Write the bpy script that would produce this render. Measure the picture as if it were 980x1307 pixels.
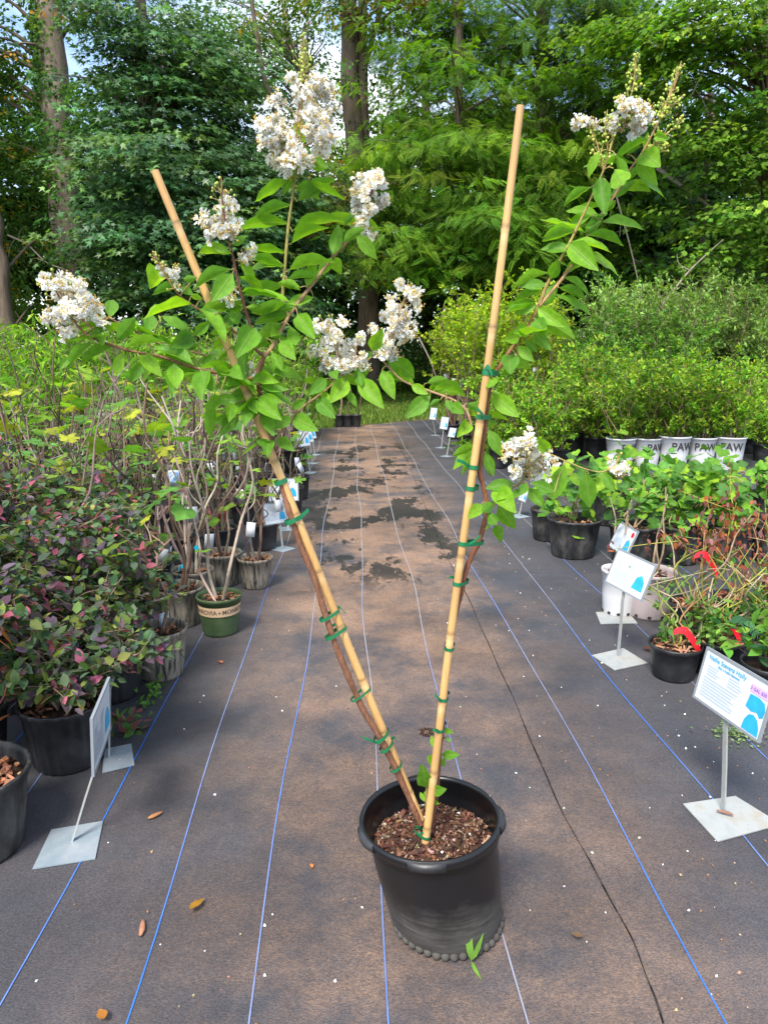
import bpy, math, random
import numpy as np
from mathutils import Matrix, Vector

scene = bpy.context.scene
COL = scene.collection
for o in list(bpy.data.objects):
    bpy.data.objects.remove(o)
RNG = np.random.default_rng(11)
random.seed(11)

# ------------------------------------------------------------------ camera
FPX, CX, CY, EYE = 930.0, 490.0, 653.5, 1.5          # photo pixels (980 x 1307), eye height in metres
PITCH = math.atan((653.5 - 449) / FPX)
YAW = math.atan((490 - 449) / FPX)
cam = bpy.data.cameras.new('camera')
cam.sensor_fit = 'VERTICAL'
cam.sensor_height = 36.0
cam.lens = 36.0 * FPX / 1307.0
cam.clip_start = 0.05
cam.clip_end = 3000
cam_ob = bpy.data.objects.new('camera', cam)
COL.objects.link(cam_ob)
cam_ob.location = (0, 0, EYE)
cam_ob.rotation_euler = (math.pi / 2 - PITCH, 0, -YAW)
scene.camera = cam_ob

# ------------------------------------------------------------------ sky, sun, exposure
SUN_EL, SUN_AZ = math.radians(54), math.radians(205)   # azimuth clockwise from +Y
wd = bpy.data.worlds.new('World')
scene.world = wd
wd.use_nodes = True
nt = wd.node_tree
nt.nodes.clear()
w_out = nt.nodes.new('ShaderNodeOutputWorld')
w_bg = nt.nodes.new('ShaderNodeBackground')
w_bg.inputs[1].default_value = 0.14
sky = nt.nodes.new('ShaderNodeTexSky')
sky.sky_type = 'NISHITA'
sky.sun_disc = False
sky.sun_elevation = SUN_EL
sky.sun_rotation = SUN_AZ
sky.air_density = 1.0
sky.dust_density = 1.0
sky.ozone_density = 1.0
w_tc = nt.nodes.new('ShaderNodeTexCoord')
w_map = nt.nodes.new('ShaderNodeMapping')
w_map.inputs['Scale'].default_value = (1.0, 1.0, 1.8)
w_noise = nt.nodes.new('ShaderNodeTexNoise')
w_noise.inputs['Scale'].default_value = 3.2
w_noise.inputs['Detail'].default_value = 7
w_noise.inputs['Roughness'].default_value = 0.58
w_ramp = nt.nodes.new('ShaderNodeValToRGB')
w_ramp.color_ramp.elements[0].position = 0.46
w_ramp.color_ramp.elements[1].position = 0.64
w_mix = nt.nodes.new('ShaderNodeMix')
w_mix.data_type = 'RGBA'
w_mix.inputs[7].default_value = (5.2, 5.3, 5.5, 1)
nt.links.new(w_tc.outputs['Generated'], w_map.inputs[0])
nt.links.new(w_map.outputs[0], w_noise.inputs['Vector'])
nt.links.new(w_noise.outputs[0], w_ramp.inputs[0])
nt.links.new(w_ramp.outputs[0], w_mix.inputs[0])
nt.links.new(sky.outputs[0], w_mix.inputs[6])
nt.links.new(w_mix.outputs[2], w_bg.inputs[0])
nt.links.new(w_bg.outputs[0], w_out.inputs[0])

sl = bpy.data.lights.new('sun', 'SUN')
sl.energy = 2.6
sl.angle = math.radians(17)
sl.color = (1.0, 0.95, 0.86)
sun_ob = bpy.data.objects.new('sun', sl)
COL.objects.link(sun_ob)
sun_dir = Vector((math.sin(SUN_AZ) * math.cos(SUN_EL), math.cos(SUN_AZ) * math.cos(SUN_EL), math.sin(SUN_EL)))
sun_ob.rotation_euler = sun_dir.to_track_quat('Z', 'Y').to_euler()
sun_ob.location = (0, -5, 20)

scene.view_settings.view_transform = 'Standard'
scene.view_settings.look = 'None'
scene.view_settings.exposure = 1.28
scene.view_settings.gamma = 1.0
scene.view_settings.use_curve_mapping = False
scene.render.engine = 'CYCLES'
scene.cycles.max_bounces = 6
scene.cycles.transmission_bounces = 4
scene.cycles.diffuse_bounces = 3
scene.cycles.glossy_bounces = 2
scene.cycles.transparent_max_bounces = 6

# ------------------------------------------------------------------ pixel -> place
def ray(x, y):
    X = (x - CX) / FPX
    Z = -(y - CY) / FPX
    F = math.cos(PITCH) + Z * math.sin(PITCH)
    U = -math.sin(PITCH) + Z * math.cos(PITCH)
    return np.array([X * math.cos(YAW) + F * math.sin(YAW), -X * math.sin(YAW) + F * math.cos(YAW), U])

def on_ground(x, y, z=0.0):
    r = ray(x, y)
    t = (z - EYE) / r[2]
    return np.array([r[0] * t, r[1] * t, z])

def at(x, y, Y):
    """the point at distance Y down the path seen at photo pixel (x, y)"""
    r = ray(x, y)
    t = Y / r[1]
    return np.array([r[0] * t, Y, EYE + r[2] * t])

def sstep(a, b, v):
    t = np.clip((v - a) / (b - a), 0, 1)
    return t * t * (3 - 2 * t)

def terrain(x, y):
    """the ground: flat below the cloth, a bank rising at the right behind the shrubs, slow rise into the wood"""
    return 1.15 * sstep(13.2, 16.5, y) * sstep(3.0, 5.6, x) + 0.5 * sstep(20, 34, y)

# ------------------------------------------------------------------ mesh collector
class MB:
    def __init__(self):
        self.v, self.f, self.c, self.n = [], [], [], 0
    def add(self, v, f, c=(1, 1, 1)):
        v = np.asarray(v, float).reshape(-1, 3)
        c = np.asarray(c, float)
        if c.ndim == 1:
            c = np.tile(c, (len(v), 1))
        f = np.asarray(f, dtype=np.int64)
        self.v.append(v)
        self.c.append(c)
        self.f.append(f + self.n)
        self.n += len(v)
    def mesh(self, name, mat, origin=(0, 0, 0), smooth=True):
        v = np.concatenate(self.v) - np.asarray(origin, float)
        c = np.concatenate(self.c)
        me = bpy.data.meshes.new(name)
        tot = np.concatenate([np.full(len(f), f.shape[1], dtype=np.int64) for f in self.f])
        li = np.concatenate([f.ravel() for f in self.f])
        st = np.concatenate([[0], np.cumsum(tot)[:-1]])
        me.vertices.add(len(v))
        me.vertices.foreach_set('co', v.ravel())
        me.loops.add(len(li))
        me.loops.foreach_set('vertex_index', li.astype(np.int32))
        me.polygons.add(len(tot))
        me.polygons.foreach_set('loop_start', st.astype(np.int32))
        me.polygons.foreach_set('loop_total', tot.astype(np.int32))
        me.polygons.foreach_set('use_smooth', np.full(len(tot), smooth))
        ca = me.color_attributes.new('Col', 'FLOAT_COLOR', 'POINT')
        ca.data.foreach_set('color', np.concatenate([c, np.ones((len(c), 1))], 1).ravel())
        me.update(calc_edges=True)
        me.validate()
        me.materials.append(mat)
        return me
    def build(self, name, mat, parent=None, smooth=True, world=False, kind=None):
        """one mesh object; world = the points are scene points, not relative to the thing's base"""
        origin = (0, 0, 0)
        if world and parent is not None:
            p = parent
            while p.parent is not None:
                p = p.parent
            origin = p.location
        o = bpy.data.objects.new(name, self.mesh(name, mat, origin, smooth))
        COL.objects.link(o)
        o.parent = parent
        if kind: o['kind'] = kind
        return o

def tag(o, label=None, cat=None, group=None, kind=None):
    if label: o['label'] = label
    if cat: o['category'] = cat
    if group: o['group'] = group
    if kind: o['kind'] = kind
    return o

def empty(name, loc, label=None, cat=None, group=None):
    o = bpy.data.objects.new(name, None)
    o.empty_display_size = 0.1
    COL.objects.link(o)
    o.location = tuple(float(q) for q in loc)
    return tag(o, label, cat, group)

KIDS = {}
def copy_tree(o, parent=None):
    c = o.copy()
    COL.objects.link(c)
    c.parent = parent
    for ch in o.children:
        copy_tree(ch, c)
    return c

def inst(proto, loc, rz=0.0, s=1.0, label=None, group=None, tilt=0.0):
    c = copy_tree(proto)
    c.location = tuple(float(q) for q in loc)
    c.rotation_euler = (tilt, 0, rz)
    c.scale = (s, s, s)
    if label: c['label'] = label
    if group: c['group'] = group
    return c

def drop(proto):
    for ch in list(proto.children):
        drop(ch)
    bpy.data.objects.remove(proto)

# ------------------------------------------------------------------ shapes
def smooth_path(pts, k=4):
    """Catmull-Rom through the points (any number of columns)"""
    p = np.asarray(pts, float)
    if len(p) < 3:
        return np.array([p[0] + (p[-1] - p[0]) * t for t in np.linspace(0, 1, k + 1)])
    q = np.vstack([2 * p[0] - p[1], p, 2 * p[-1] - p[-2]])
    out = []
    for i in range(1, len(q) - 2):
        for t in np.linspace(0, 1, k, endpoint=False):
            a, b, c, d = q[i - 1], q[i], q[i + 1], q[i + 2]
            out.append(0.5 * (2 * b + (c - a) * t + (2 * a - 5 * b + 4 * c - d) * t * t + (3 * b - a - 3 * c + d) * t ** 3))
    out.append(p[-1])
    return np.array(out)

def tube(mb, pts, rad, n=6, col=(1, 1, 1), cap=True):
    p = np.asarray(pts, float)
    m = len(p)
    r = np.interp(np.linspace(0, 1, m), np.linspace(0, 1, np.size(rad)), np.atleast_1d(rad)) if np.size(rad) != m else np.asarray(rad, float)
    t = np.gradient(p, axis=0)
    t /= np.linalg.norm(t, axis=1, keepdims=True) + 1e-12
    ref = np.array([0, 0, 1.0]) if abs(t[:, 2]).mean() < 0.8 else np.array([0, 1.0, 0])
    a = np.cross(t, ref)
    a /= np.linalg.norm(a, axis=1, keepdims=True) + 1e-12
    b = np.cross(t, a)
    th = np.linspace(0, 2 * math.pi, n, endpoint=False)
    v = p[:, None] + r[:, None, None] * (a[:, None] * np.cos(th)[None, :, None] + b[:, None] * np.sin(th)[None, :, None])
    v = v.reshape(-1, 3)
    cl = np.asarray(col, float)
    vc = np.repeat(cl, n, 0) if cl.ndim == 2 else cl
    f = []
    for i in range(m - 1):
        for j in range(n):
            k = (j + 1) % n
            f.append((i * n + j, i * n + k, (i + 1) * n + k, (i + 1) * n + j))
    mb.add(v, f, vc)
    if cap:
        for i, s in ((0, 1), (m - 1, -1)):
            ring = v[i * n:(i + 1) * n]
            vv = np.vstack([ring, p[i]])
            ff = [(j, (j + 1) % n, n)[::s] for j in range(n)]
            mb.add(vv, ff, cl[i] if cl.ndim == 2 else cl)

def lathe(mb, prof, n=28, loc=(0, 0, 0), col=(1, 1, 1), rib=0.0, nrib=20, wob=None):
    pr = np.asarray(prof, float)
    th = np.linspace(0, 2 * math.pi, n, endpoint=False)
    k = 1 + rib * np.cos(th * nrib)
    if wob is not None:
        k = k * (1 + wob[0] * np.cos(2 * th + wob[1]))
    x = pr[:, 0:1] * (np.cos(th) * k)[None]
    y = pr[:, 0:1] * (np.sin(th) * k)[None]
    z = np.repeat(pr[:, 1:2], n, 1)
    v = np.stack([x, y, z], -1).reshape(-1, 3) + np.asarray(loc, float)
    m = len(pr)
    f = [(i * n + j, i * n + (j + 1) % n, (i + 1) * n + (j + 1) % n, (i + 1) * n + j) for i in range(m - 1) for j in range(n)]
    mb.add(v, f, col)

def box(mb, c, s, R=None, col=(1, 1, 1)):
    v = np.array([(x, y, z) for x in (-.5, .5) for y in (-.5, .5) for z in (-.5, .5)]) * np.asarray(s, float)
    if R is not None:
        v = v @ np.asarray(R, float).T
    f = [(0, 1, 3, 2), (4, 6, 7, 5), (0, 4, 5, 1), (2, 3, 7, 6), (0, 2, 6, 4), (1, 5, 7, 3)]
    mb.add(v + np.asarray(c, float), f, col)

def unit(a):
    return a / (np.linalg.norm(a, axis=-1, keepdims=True) + 1e-12)

def scatter(mb, tpl, pos, d, nrm, sc, col, wid=1.0):
    """place many copies of a leaf template (y = along, z = face) into one mesh"""
    tv, tf = tpl
    pos = np.asarray(pos, float).reshape(-1, 3)
    k = len(pos)
    if k == 0:
        return
    d = unit(np.asarray(d, float))
    x = unit(np.cross(d, nrm))
    z = np.cross(x, d)
    sc = np.broadcast_to(np.asarray(sc, float), (k,))
    v = (tv[None, :, 0:1] * wid * x[:, None] + tv[None, :, 1:2] * d[:, None] + tv[None, :, 2:3] * z[:, None]) * sc[:, None, None] + pos[:, None]
    m = len(tv)
    c = np.repeat(np.broadcast_to(np.asarray(col, float), (k, 3)), m, 0)
    base = (np.arange(k) * m)[:, None, None]
    groups = {}
    for fc in tf:
        groups.setdefault(len(fc), []).append(fc)
    v = v.reshape(-1, 3)
    first = True
    n0 = mb.n
    for sz, fl in groups.items():
        ff = (np.asarray(fl)[None] + base).reshape(-1, sz)
        if first:
            mb.add(v, ff, c)
            first = False
        else:
            mb.f.append(ff + n0)

# leaf templates: base at the origin, length 1 along +y
def tpl_strip(prof, fold=0.12, curl=0.15, wave=0.0):
    """prof: list of (t, half width) -> folded, curled blade with a midrib"""
    v, f = [], []
    for i, (t, w) in enumerate(prof):
        z = -curl * t * t
        wv = wave * math.sin(i * 2.3)
        v += [(-w, t, z + fold * w * 2 + wv * w), (0, t, z), (w, t, z + fold * w * 2 - wv * w)]
    for i in range(len(prof) - 1):
        a = i * 3
        f += [(a, a + 1, a + 4, a + 3), (a + 1, a + 2, a + 5, a + 4)]
    return np.array(v, float), f

def tpl_diamond(w=0.25, fold=0.1, curl=0.1):
    v = [(0, 0, 0), (-w, .45, fold * w), (0, .5, 0), (w, .45, fold * w), (0, 1, -curl)]
    return np.array(v, float), [(0, 2, 1), (0, 3, 2), (1, 2, 4), (2, 3, 4)]

def tpl_lobed(tips, valleys, fold=0.05, droop=0.12):
    """palmate leaf: tips / valleys as (angle deg, radius) about (0, .3)"""
    pts = []
    for (a, r), (b, q) in zip(tips, valleys):
        pts += [(a, r), (b, q)]
    v = [(0, 0.3, 0.03)]
    for a, r in pts:
        x, y = r * math.sin(math.radians(a)), 0.3 + r * math.cos(math.radians(a))
        v.append((x, y, -droop * r * r + fold * abs(x)))
    n = len(pts)
    return np.array(v, float), [(0, i + 1, (i + 1) % n + 1) for i in range(n)]

def tpl_pinnate(pairs=8, ll=0.24, w=0.05):
    """a compound leaf: a thin rachis and pairs of leaflets"""
    v, f = [], []
    def quad(b, d, L, wd_):
        d = d / np.linalg.norm(d)
        s = np.array([d[1], -d[0], 0])
        i = len(v)
        v.extend([b, b + d * L * .45 + s * wd_, b + d * L, b + d * L * .45 - s * wd_])
        f.append((i, i + 1, i + 2, i + 3))
    for k in range(pairs):
        t = 0.18 + 0.78 * k / pairs
        z = -0.28 * t * t
        L = ll * (0.75 + 0.5 * math.sin(math.pi * min(1, t + .1)))
        for s in (-1, 1):
            quad(np.array([0, t, z]), np.array([s * 1.0, 0.45, -0.25]), L, w)
    quad(np.array([0, .95, -.25]), np.array([0, 1.0, -.4]), ll, w)
    i = len(v)
    v.extend([np.array([-.008, 0, 0]), np.array([.008, 0, 0]), np.array([0, .95, -.25])])
    f.append((i, i + 1, i + 2))
    return np.array(v, float), f

OVATE = tpl_strip([(0, .0), (.12, .13), (.35, .25), (.6, .22), (.82, .11), (1, 0)], .14, .18)
OVATE_S = tpl_strip([(0, .0), (.3, .23), (.65, .2), (1, 0)], .12, .15)
LANCE = tpl_strip([(0, .0), (.25, .085), (.55, .09), (1, 0)], .1, .35)
DIAM = tpl_diamond(.28)
DIAM_N = tpl_diamond(.2)
STAR = tpl_lobed([(-128, .28), (-62, .55), (0, .7), (62, .55), (128, .28)], [(-95, .2), (-30, .2), (30, .2), (95, .2), (180, .26)])
MAPLE = tpl_lobed([(-115, .34), (-52, .52), (0, .68), (52, .52), (115, .34)], [(-82, .36), (-25, .38), (25, .38), (82, .36), (180, .2)])
FIG = tpl_lobed([(-140, .36), (-105, .46), (-70, .5), (-48, .62), (-14, .7), (14, .7), (48, .62), (70, .5), (105, .46), (140, .36)],
                [(-122, .42), (-85, .3), (-58, .6), (-30, .32), (0, .78), (30, .32), (58, .6), (85, .3), (122, .42), (180, .2)], .08, .2)
HEART = tpl_lobed([(-150, .42), (-112, .52), (-75, .53), (-42, .55), (0, .72), (42, .55), (75, .53), (112, .52), (150, .42)],
                  [(-131, .46), (-93, .49), (-58, .51), (-20, .56), (20, .56), (58, .51), (93, .49), (131, .46), (180, .16)], .1, .18)
PINN = tpl_pinnate(9, .2, .034)
PINN_S = tpl_pinnate(6, .26, .065)

def jitter(cols, k, dv=0.18, rng=RNG):
    """k colours picked from a palette, each a little lighter, darker, warmer"""
    cols = np.asarray(cols, float)
    c = cols[rng.integers(0, len(cols), k)]
    return np.clip(c * (1 + rng.normal(0, dv, (k, 1))) * (1 + rng.normal(0, .08, (k, 3))), .003, .9)

def rand_unit(k, rng=RNG):
    return unit(rng.normal(size=(k, 3)))

# ------------------------------------------------------------------ materials
def new_mat(name):
    m = bpy.data.materials.new(name)
    m.use_nodes = True
    n = m.node_tree
    n.nodes.clear()
    o = n.nodes.new('ShaderNodeOutputMaterial')
    b = n.nodes.new('ShaderNodeBsdfPrincipled')
    n.links.new(b.outputs[0], o.inputs[0])
    return m, n, b, o

def nd(n, t, **kw):
    x = n.nodes.new(t)
    for k, v in kw.items():
        if k[0] == '_':
            setattr(x, k[1:], v)
        else:
            x.inputs[k.replace('__', ' ')].default_value = v
    return x

def leaf_mat(name, transl=0.35, rough=0.5, spec=0.35, boost=(1.35, 1.5, .55), attr=True, vary=(1.0, 1.0)):
    m, n, b, o = new_mat(name)
    a = nd(n, 'ShaderNodeAttribute', _attribute_name='Col')
    g = nd(n, 'ShaderNodeNewGeometry')
    no = nd(n, 'ShaderNodeTexNoise', Scale=22.0, Detail=2.0)
    n.links.new(g.outputs['Position'], no.inputs['Vector'])
    mr = nd(n, 'ShaderNodeMapRange', From__Min=.25, From__Max=.75, To__Min=.72, To__Max=1.28)
    n.links.new(no.outputs[0], mr.inputs[0])
    mu = nd(n, 'ShaderNodeVectorMath', _operation='SCALE')
    n.links.new(a.outputs['Color'], mu.inputs[0])
    oi_ = nd(n, 'ShaderNodeObjectInfo')
    ro = nd(n, 'ShaderNodeMapRange', To__Min=vary[0], To__Max=vary[1])
    n.links.new(oi_.outputs['Random'], ro.inputs[0])
    mm = nd(n, 'ShaderNodeMath', _operation='MULTIPLY')
    n.links.new(mr.outputs[0], mm.inputs[0])
    n.links.new(ro.outputs[0], mm.inputs[1])
    n.links.new(mm.outputs[0], mu.inputs['Scale'])
    n.links.new(mu.outputs[0], b.inputs['Base Color'])
    b.inputs['Roughness'].default_value = rough
    b.inputs['Specular IOR Level'].default_value = spec
    t = nd(n, 'ShaderNodeBsdfTranslucent')
    bo = nd(n, 'ShaderNodeVectorMath', _operation='MULTIPLY')
    bo.inputs[1].default_value = boost
    n.links.new(mu.outputs[0], bo.inputs[0])
    n.links.new(bo.outputs[0], t.inputs[0])
    x = nd(n, 'ShaderNodeMixShader', Fac=transl)
    n.links.new(b.outputs[0], x.inputs[1])
    n.links.new(t.outputs[0], x.inputs[2])
    n.links.new(x.outputs[0], o.inputs[0])
    return m

def plain(name, col, rough=0.6, spec=0.4, metal=0.0, attr=False, noise=0.0, nscale=8.0, bump=0.0, bscale=60.0, stretch=(1, 1, 1), col2=None, coord='Object', lo=.42, hi=.62):
    """colour (or the Col attribute) broken up by noise, with a fine bump"""
    m, n, b, o = new_mat(name)
    b.inputs['Roughness'].default_value = rough
    b.inputs['Specular IOR Level'].default_value = spec
    b.inputs['Metallic'].default_value = metal
    tc = nd(n, 'ShaderNodeTexCoord')
    mp = nd(n, 'ShaderNodeMapping')
    mp.inputs['Scale'].default_value = stretch
    n.links.new(tc.outputs[coord], mp.inputs[0])
    if attr:
        src = nd(n, 'ShaderNodeAttribute', _attribute_name='Col').outputs['Color']
    else:
        c = nd(n, 'ShaderNodeRGB')
        c.outputs[0].default_value = (*col, 1)
        src = c.outputs[0]
    if noise > 0 or col2 is not None:
        no = nd(n, 'ShaderNodeTexNoise', Scale=nscale, Detail=6.0, Roughness=.65)
        n.links.new(mp.outputs[0], no.inputs['Vector'])
        if col2 is not None:
            rp = nd(n, 'ShaderNodeValToRGB')
            rp.color_ramp.elements[0].position = lo
            rp.color_ramp.elements[1].position = hi
            n.links.new(no.outputs[0], rp.inputs[0])
            mx = nd(n, 'ShaderNodeMix', _data_type='RGBA')
            mx.inputs[7].default_value = (*col2, 1)
            n.links.new(rp.outputs[0], mx.inputs[0])
            n.links.new(src, mx.inputs[6])
            src = mx.outputs[2]
        if noise > 0:
            mr = nd(n, 'ShaderNodeMapRange', From__Min=.25, From__Max=.75, To__Min=1 - noise, To__Max=1 + noise)
            n.links.new(no.outputs[0], mr.inputs[0])
            mu = nd(n, 'ShaderNodeVectorMath', _operation='SCALE')
            n.links.new(src, mu.inputs[0])
            n.links.new(mr.outputs[0], mu.inputs['Scale'])
            src = mu.outputs[0]
    n.links.new(src, b.inputs['Base Color'])
    if bump > 0:
        bn = nd(n, 'ShaderNodeTexNoise', Scale=bscale, Detail=4.0)
        n.links.new(mp.outputs[0], bn.inputs['Vector'])
        bp = nd(n, 'ShaderNodeBump', Strength=bump, Distance=.01)
        n.links.new(bn.outputs[0], bp.inputs['Height'])
        n.links.new(bp.outputs[0], b.inputs['Normal'])
    return m

M = {}
M['leaf'] = leaf_mat('leaf', .4, .6, .16, boost=(1.4, 1.5, .4), vary=(.68, 1.15))
M['tree_leaf'] = leaf_mat('tree_leaf', .4, .6, .16, boost=(1.5, 1.6, .4))
M['gum_leaf'] = leaf_mat('gum_leaf', .34, .42, .4, boost=(1.4, 1.5, .6))
M['bark'] = plain('bark', (.14, .105, .08), .9, .15, noise=.5, nscale=5, bump=.9, bscale=14, stretch=(3, 3, .5), coord='Object')
M['bark_pale'] = plain('bark_pale', (.26, .2, .16), .9, .15, noise=.45, nscale=4, bump=.8, bscale=12, stretch=(3, 3, .6))
M['twig'] = plain('twig', (.2, .15, .11), .85, .2, attr=True, noise=.35, nscale=30)
M['black_plastic'] = plain('black_plastic', (.017, .017, .019), .42, .45, noise=.35, nscale=9, col2=(.03, .03, .032), bump=.12, bscale=30)
M['dusty_plastic'] = plain('dusty_plastic', (.02, .02, .022), .5, .4, noise=.3, nscale=7, col2=(.07, .066, .06), bump=.15, bscale=40, stretch=(2, 2, .8))
M['streaked_plastic'] = plain('streaked_plastic', (.025, .025, .025), .75, .2, noise=.35, nscale=9, col2=(.24, .21, .165), stretch=(5.5, 5.5, .5), bump=.1, lo=.34, hi=.52)
M['green_plastic'] = plain('green_plastic', (.05, .085, .033), .5, .35, noise=.3, nscale=8, col2=(.065, .1, .045))
M['white_plastic'] = plain('white_plastic', (.6, .6, .61), .45, .4, noise=.06, nscale=8)
M['blush_plastic'] = plain('blush_plastic', (.42, .345, .345), .5, .4, noise=.12, nscale=9)
M['red_plastic'] = plain('red_plastic', (.35, .05, .03), .45, .4)
M['soil'] = plain('soil', (.055, .035, .025), .95, .1, noise=.6, nscale=40, bump=.9, bscale=90)
M['chip'] = plain('chip', (.2, .1, .06), .9, .15, attr=True, noise=.3, nscale=60)
M['steel'] = plain('steel', (.3, .37, .42), .42, .5, metal=.3, noise=.12, nscale=12, col2=(.36, .4, .43))  # blue cast puts the sky's reflection into the plate colour
M['galvanised'] = plain('galvanised', (.36, .375, .365), .55, .4, metal=.1, noise=.2, nscale=14, col2=(.27, .23, .17), lo=.5, hi=.75)
M['frame_grey'] = plain('frame_grey', (.24, .26, .28), .35, .5)
M['paper'] = plain('paper', (.6, .63, .67), .3, .4, noise=.03)
M['ink_cyan'] = plain('ink_cyan', (.03, .36, .6), .4, .3, noise=.2, nscale=25)
M['ink_blue'] = plain('ink_blue', (.16, .34, .52), .4, .3)
M['ink_grey'] = plain('ink_grey', (.42, .48, .54), .4, .3)
M['ink_purple'] = plain('ink_purple', (.25, .12, .5), .4, .3)
M['ink_pink'] = plain('ink_pink', (.58, .4, .57), .4, .3)
M['ink_black'] = plain('ink_black', (.03, .03, .03), .5, .3)
M['ink_brown'] = plain('ink_brown', (.1, .07, .05), .5, .3)
M['tan_band'] = plain('tan_band', (.58, .4, .25), .55, .3, noise=.08)
M['tag_white'] = plain('tag_white', (.55, .57, .61), .4, .4)
M['tag_print'] = plain('tag_print', (1, 1, 1), .4, .4, attr=True, noise=.3, nscale=70)
M['bamboo'] = plain('bamboo', (.55, .34, .14), .4, .5, attr=True, noise=.2, nscale=6, stretch=(40, 40, 1.5))
M['tie_green'] = plain('tie_green', (.01, .16, .06), .35, .5)
M['ribbon_red'] = plain('ribbon_red', (.72, .015, .03), .35, .5)
M['ribbon_blue'] = plain('ribbon_blue', (.0, .42, .62), .35, .5)
M['flower'] = leaf_mat('flower', .42, .8, .1, boost=(1, 1, .95))
M['bud'] = plain('bud', (.35, .4, .08), .5, .4, attr=True)
M['stem_bark'] = plain('stem_bark', (.24, .12, .06), .7, .3, attr=True, noise=.55, nscale=22, stretch=(3, 3, .7), bump=.5, bscale=90)
M['perlite'] = plain('perlite', (.75, .75, .73), .9, .1)
M['stone'] = plain('stone', (.3, .28, .25), .9, .2, noise=.3, nscale=30)

# ------------------------------------------------------------------ the ground
def axis(vals):
    return np.array(sorted(set(round(v, 3) for v in vals)))

gx = axis(list(np.arange(-40, 40.1, 1.0)) + [-1500, -600, -200, -80, 80, 200, 600, 1500])
gy = axis(list(np.arange(-10, 60.1, 1.0)) + [-1200, -300, -60, 90, 150, 300, 800, 2000])
X, Y = np.meshgrid(gx, gy)
mb = MB()
nx, ny = len(gx), len(gy)
mb.add(np.stack([X, Y, terrain(X, Y)], -1).reshape(-1, 3),
       [(j * nx + i, j * nx + i + 1, (j + 1) * nx + i + 1, (j + 1) * nx + i) for j in range(ny - 1) for i in range(nx - 1)])
m, n, b, o = new_mat('earth')
b.inputs['Roughness'].default_value = .95
b.inputs['Specular IOR Level'].default_value = .1
g = nd(n, 'ShaderNodeNewGeometry')
no = nd(n, 'ShaderNodeTexNoise', Scale=.7, Detail=8.0, Roughness=.7)
n.links.new(g.outputs['Position'], no.inputs['Vector'])
rp = nd(n, 'ShaderNodeValToRGB')
e = rp.color_ramp.elements
e[0].position, e[0].color = .35, (.05, .075, .018, 1)
e[1].position, e[1].color = .66, (.15, .085, .05, 1)
x = rp.color_ramp.elements.new(.5)
x.color = (.08, .1, .025, 1)
n.links.new(no.outputs[0], rp.inputs[0])
n.links.new(rp.outputs[0], b.inputs['Base Color'])
tag(mb.build('ground', m), kind='structure')

# woven ground cloth: dust down the middle, wet patches where the pots were watered
CLOTH_Z = 0.004
edge = [(-9.0, 13.6), (-2.5, 14.1), (-.8, 14.5), (.4, 15.4), (1.2, 16.1), (1.9, 16.4), (3.2, 16.2), (9.5, 16.0)]
mb = MB()
ed = smooth_path(edge, 8)
ed[:, 1] += RNG.normal(0, .03, len(ed))
v = [(p[0], -6.0, CLOTH_Z) for p in ed] + [(p[0], p[1], CLOTH_Z) for p in ed]
k = len(ed)
mb.add(v, [(i, i + 1, k + i + 1, k + i) for i in range(k - 1)])
m, n, b, o = new_mat('woven_cloth')
g = nd(n, 'ShaderNodeNewGeometry')
sp = nd(n, 'ShaderNodeSeparateXYZ')
n.links.new(g.outputs['Position'], sp.inputs[0])
def mth(op, a, c=None, clamp=False):
    q = n.nodes.new('ShaderNodeMath')
    q.operation = op
    q.use_clamp = clamp
    for i, s in enumerate((a, c)):
        if s is None: continue
        if isinstance(s, (int, float)): q.inputs[i].default_value = s
        else: n.links.new(s, q.inputs[i])
    return q.outputs[0]
def mapr(src, a, c, d=0.0, e_=1.0, smooth=True):
    q = nd(n, 'ShaderNodeMapRange', From__Min=a, From__Max=c, To__Min=d, To__Max=e_)
    if smooth: q.interpolation_type = 'SMOOTHSTEP'
    n.links.new(src, q.inputs[0])
    return q.outputs[0]
def noise(scale, detail=6.0, rough=.6, sx=1.0, sy=1.0, off=0.0):
    mp_ = nd(n, 'ShaderNodeMapping')
    mp_.inputs['Scale'].default_value = (sx, sy, 1)
    mp_.inputs['Location'].default_value = (off, off * 1.7, 0)
    n.links.new(g.outputs['Position'], mp_.inputs[0])
    q = nd(n, 'ShaderNodeTexNoise', Scale=scale, Detail=detail, Roughness=rough)
    n.links.new(mp_.outputs[0], q.inputs['Vector'])
    return q.outputs[0]
px_, py_ = sp.outputs[0], sp.outputs[1]
mid = mth('ABSOLUTE', mth('SUBTRACT', px_, .22))
cmask = mapr(mid, .15, 1.15, 1.0, 0.0)
far = mapr(py_, 2.2, 5.5)
dn = noise(1.6, 9.0, .7)
dust = mth('MULTIPLY', mth('ADD', mth('MULTIPLY', cmask, mth('ADD', mth('MULTIPLY', far, .65), .7)), .1), mapr(dn, .3, .68), clamp=True)
fine = noise(120, 3.0, .75, sx=.7, sy=1.3, off=3)
dust2 = mth('MULTIPLY', dust, mapr(fine, .3, .7, .45, 1.3))
wn = noise(1.9, 9.0, .68, sx=1.0, sy=.5, off=4.4)
wmask = mth('MULTIPLY', mth('MULTIPLY', mapr(py_, 4.2, 4.9), mapr(py_, 13.5, 11.0)), mapr(mid, .5, .85, 1.0, 0.0))
wet = mth('MULTIPLY', mapr(wn, .515, .545), wmask)
warp = nd(n, 'ShaderNodeTexBrick', Scale=1.0)
mpw = nd(n, 'ShaderNodeMapping')
mpw.inputs['Scale'].default_value = (60, 60, 60)
n.links.new(g.outputs['Position'], mpw.inputs[0])
n.links.new(mpw.outputs[0], warp.inputs['Vector'])
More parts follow.
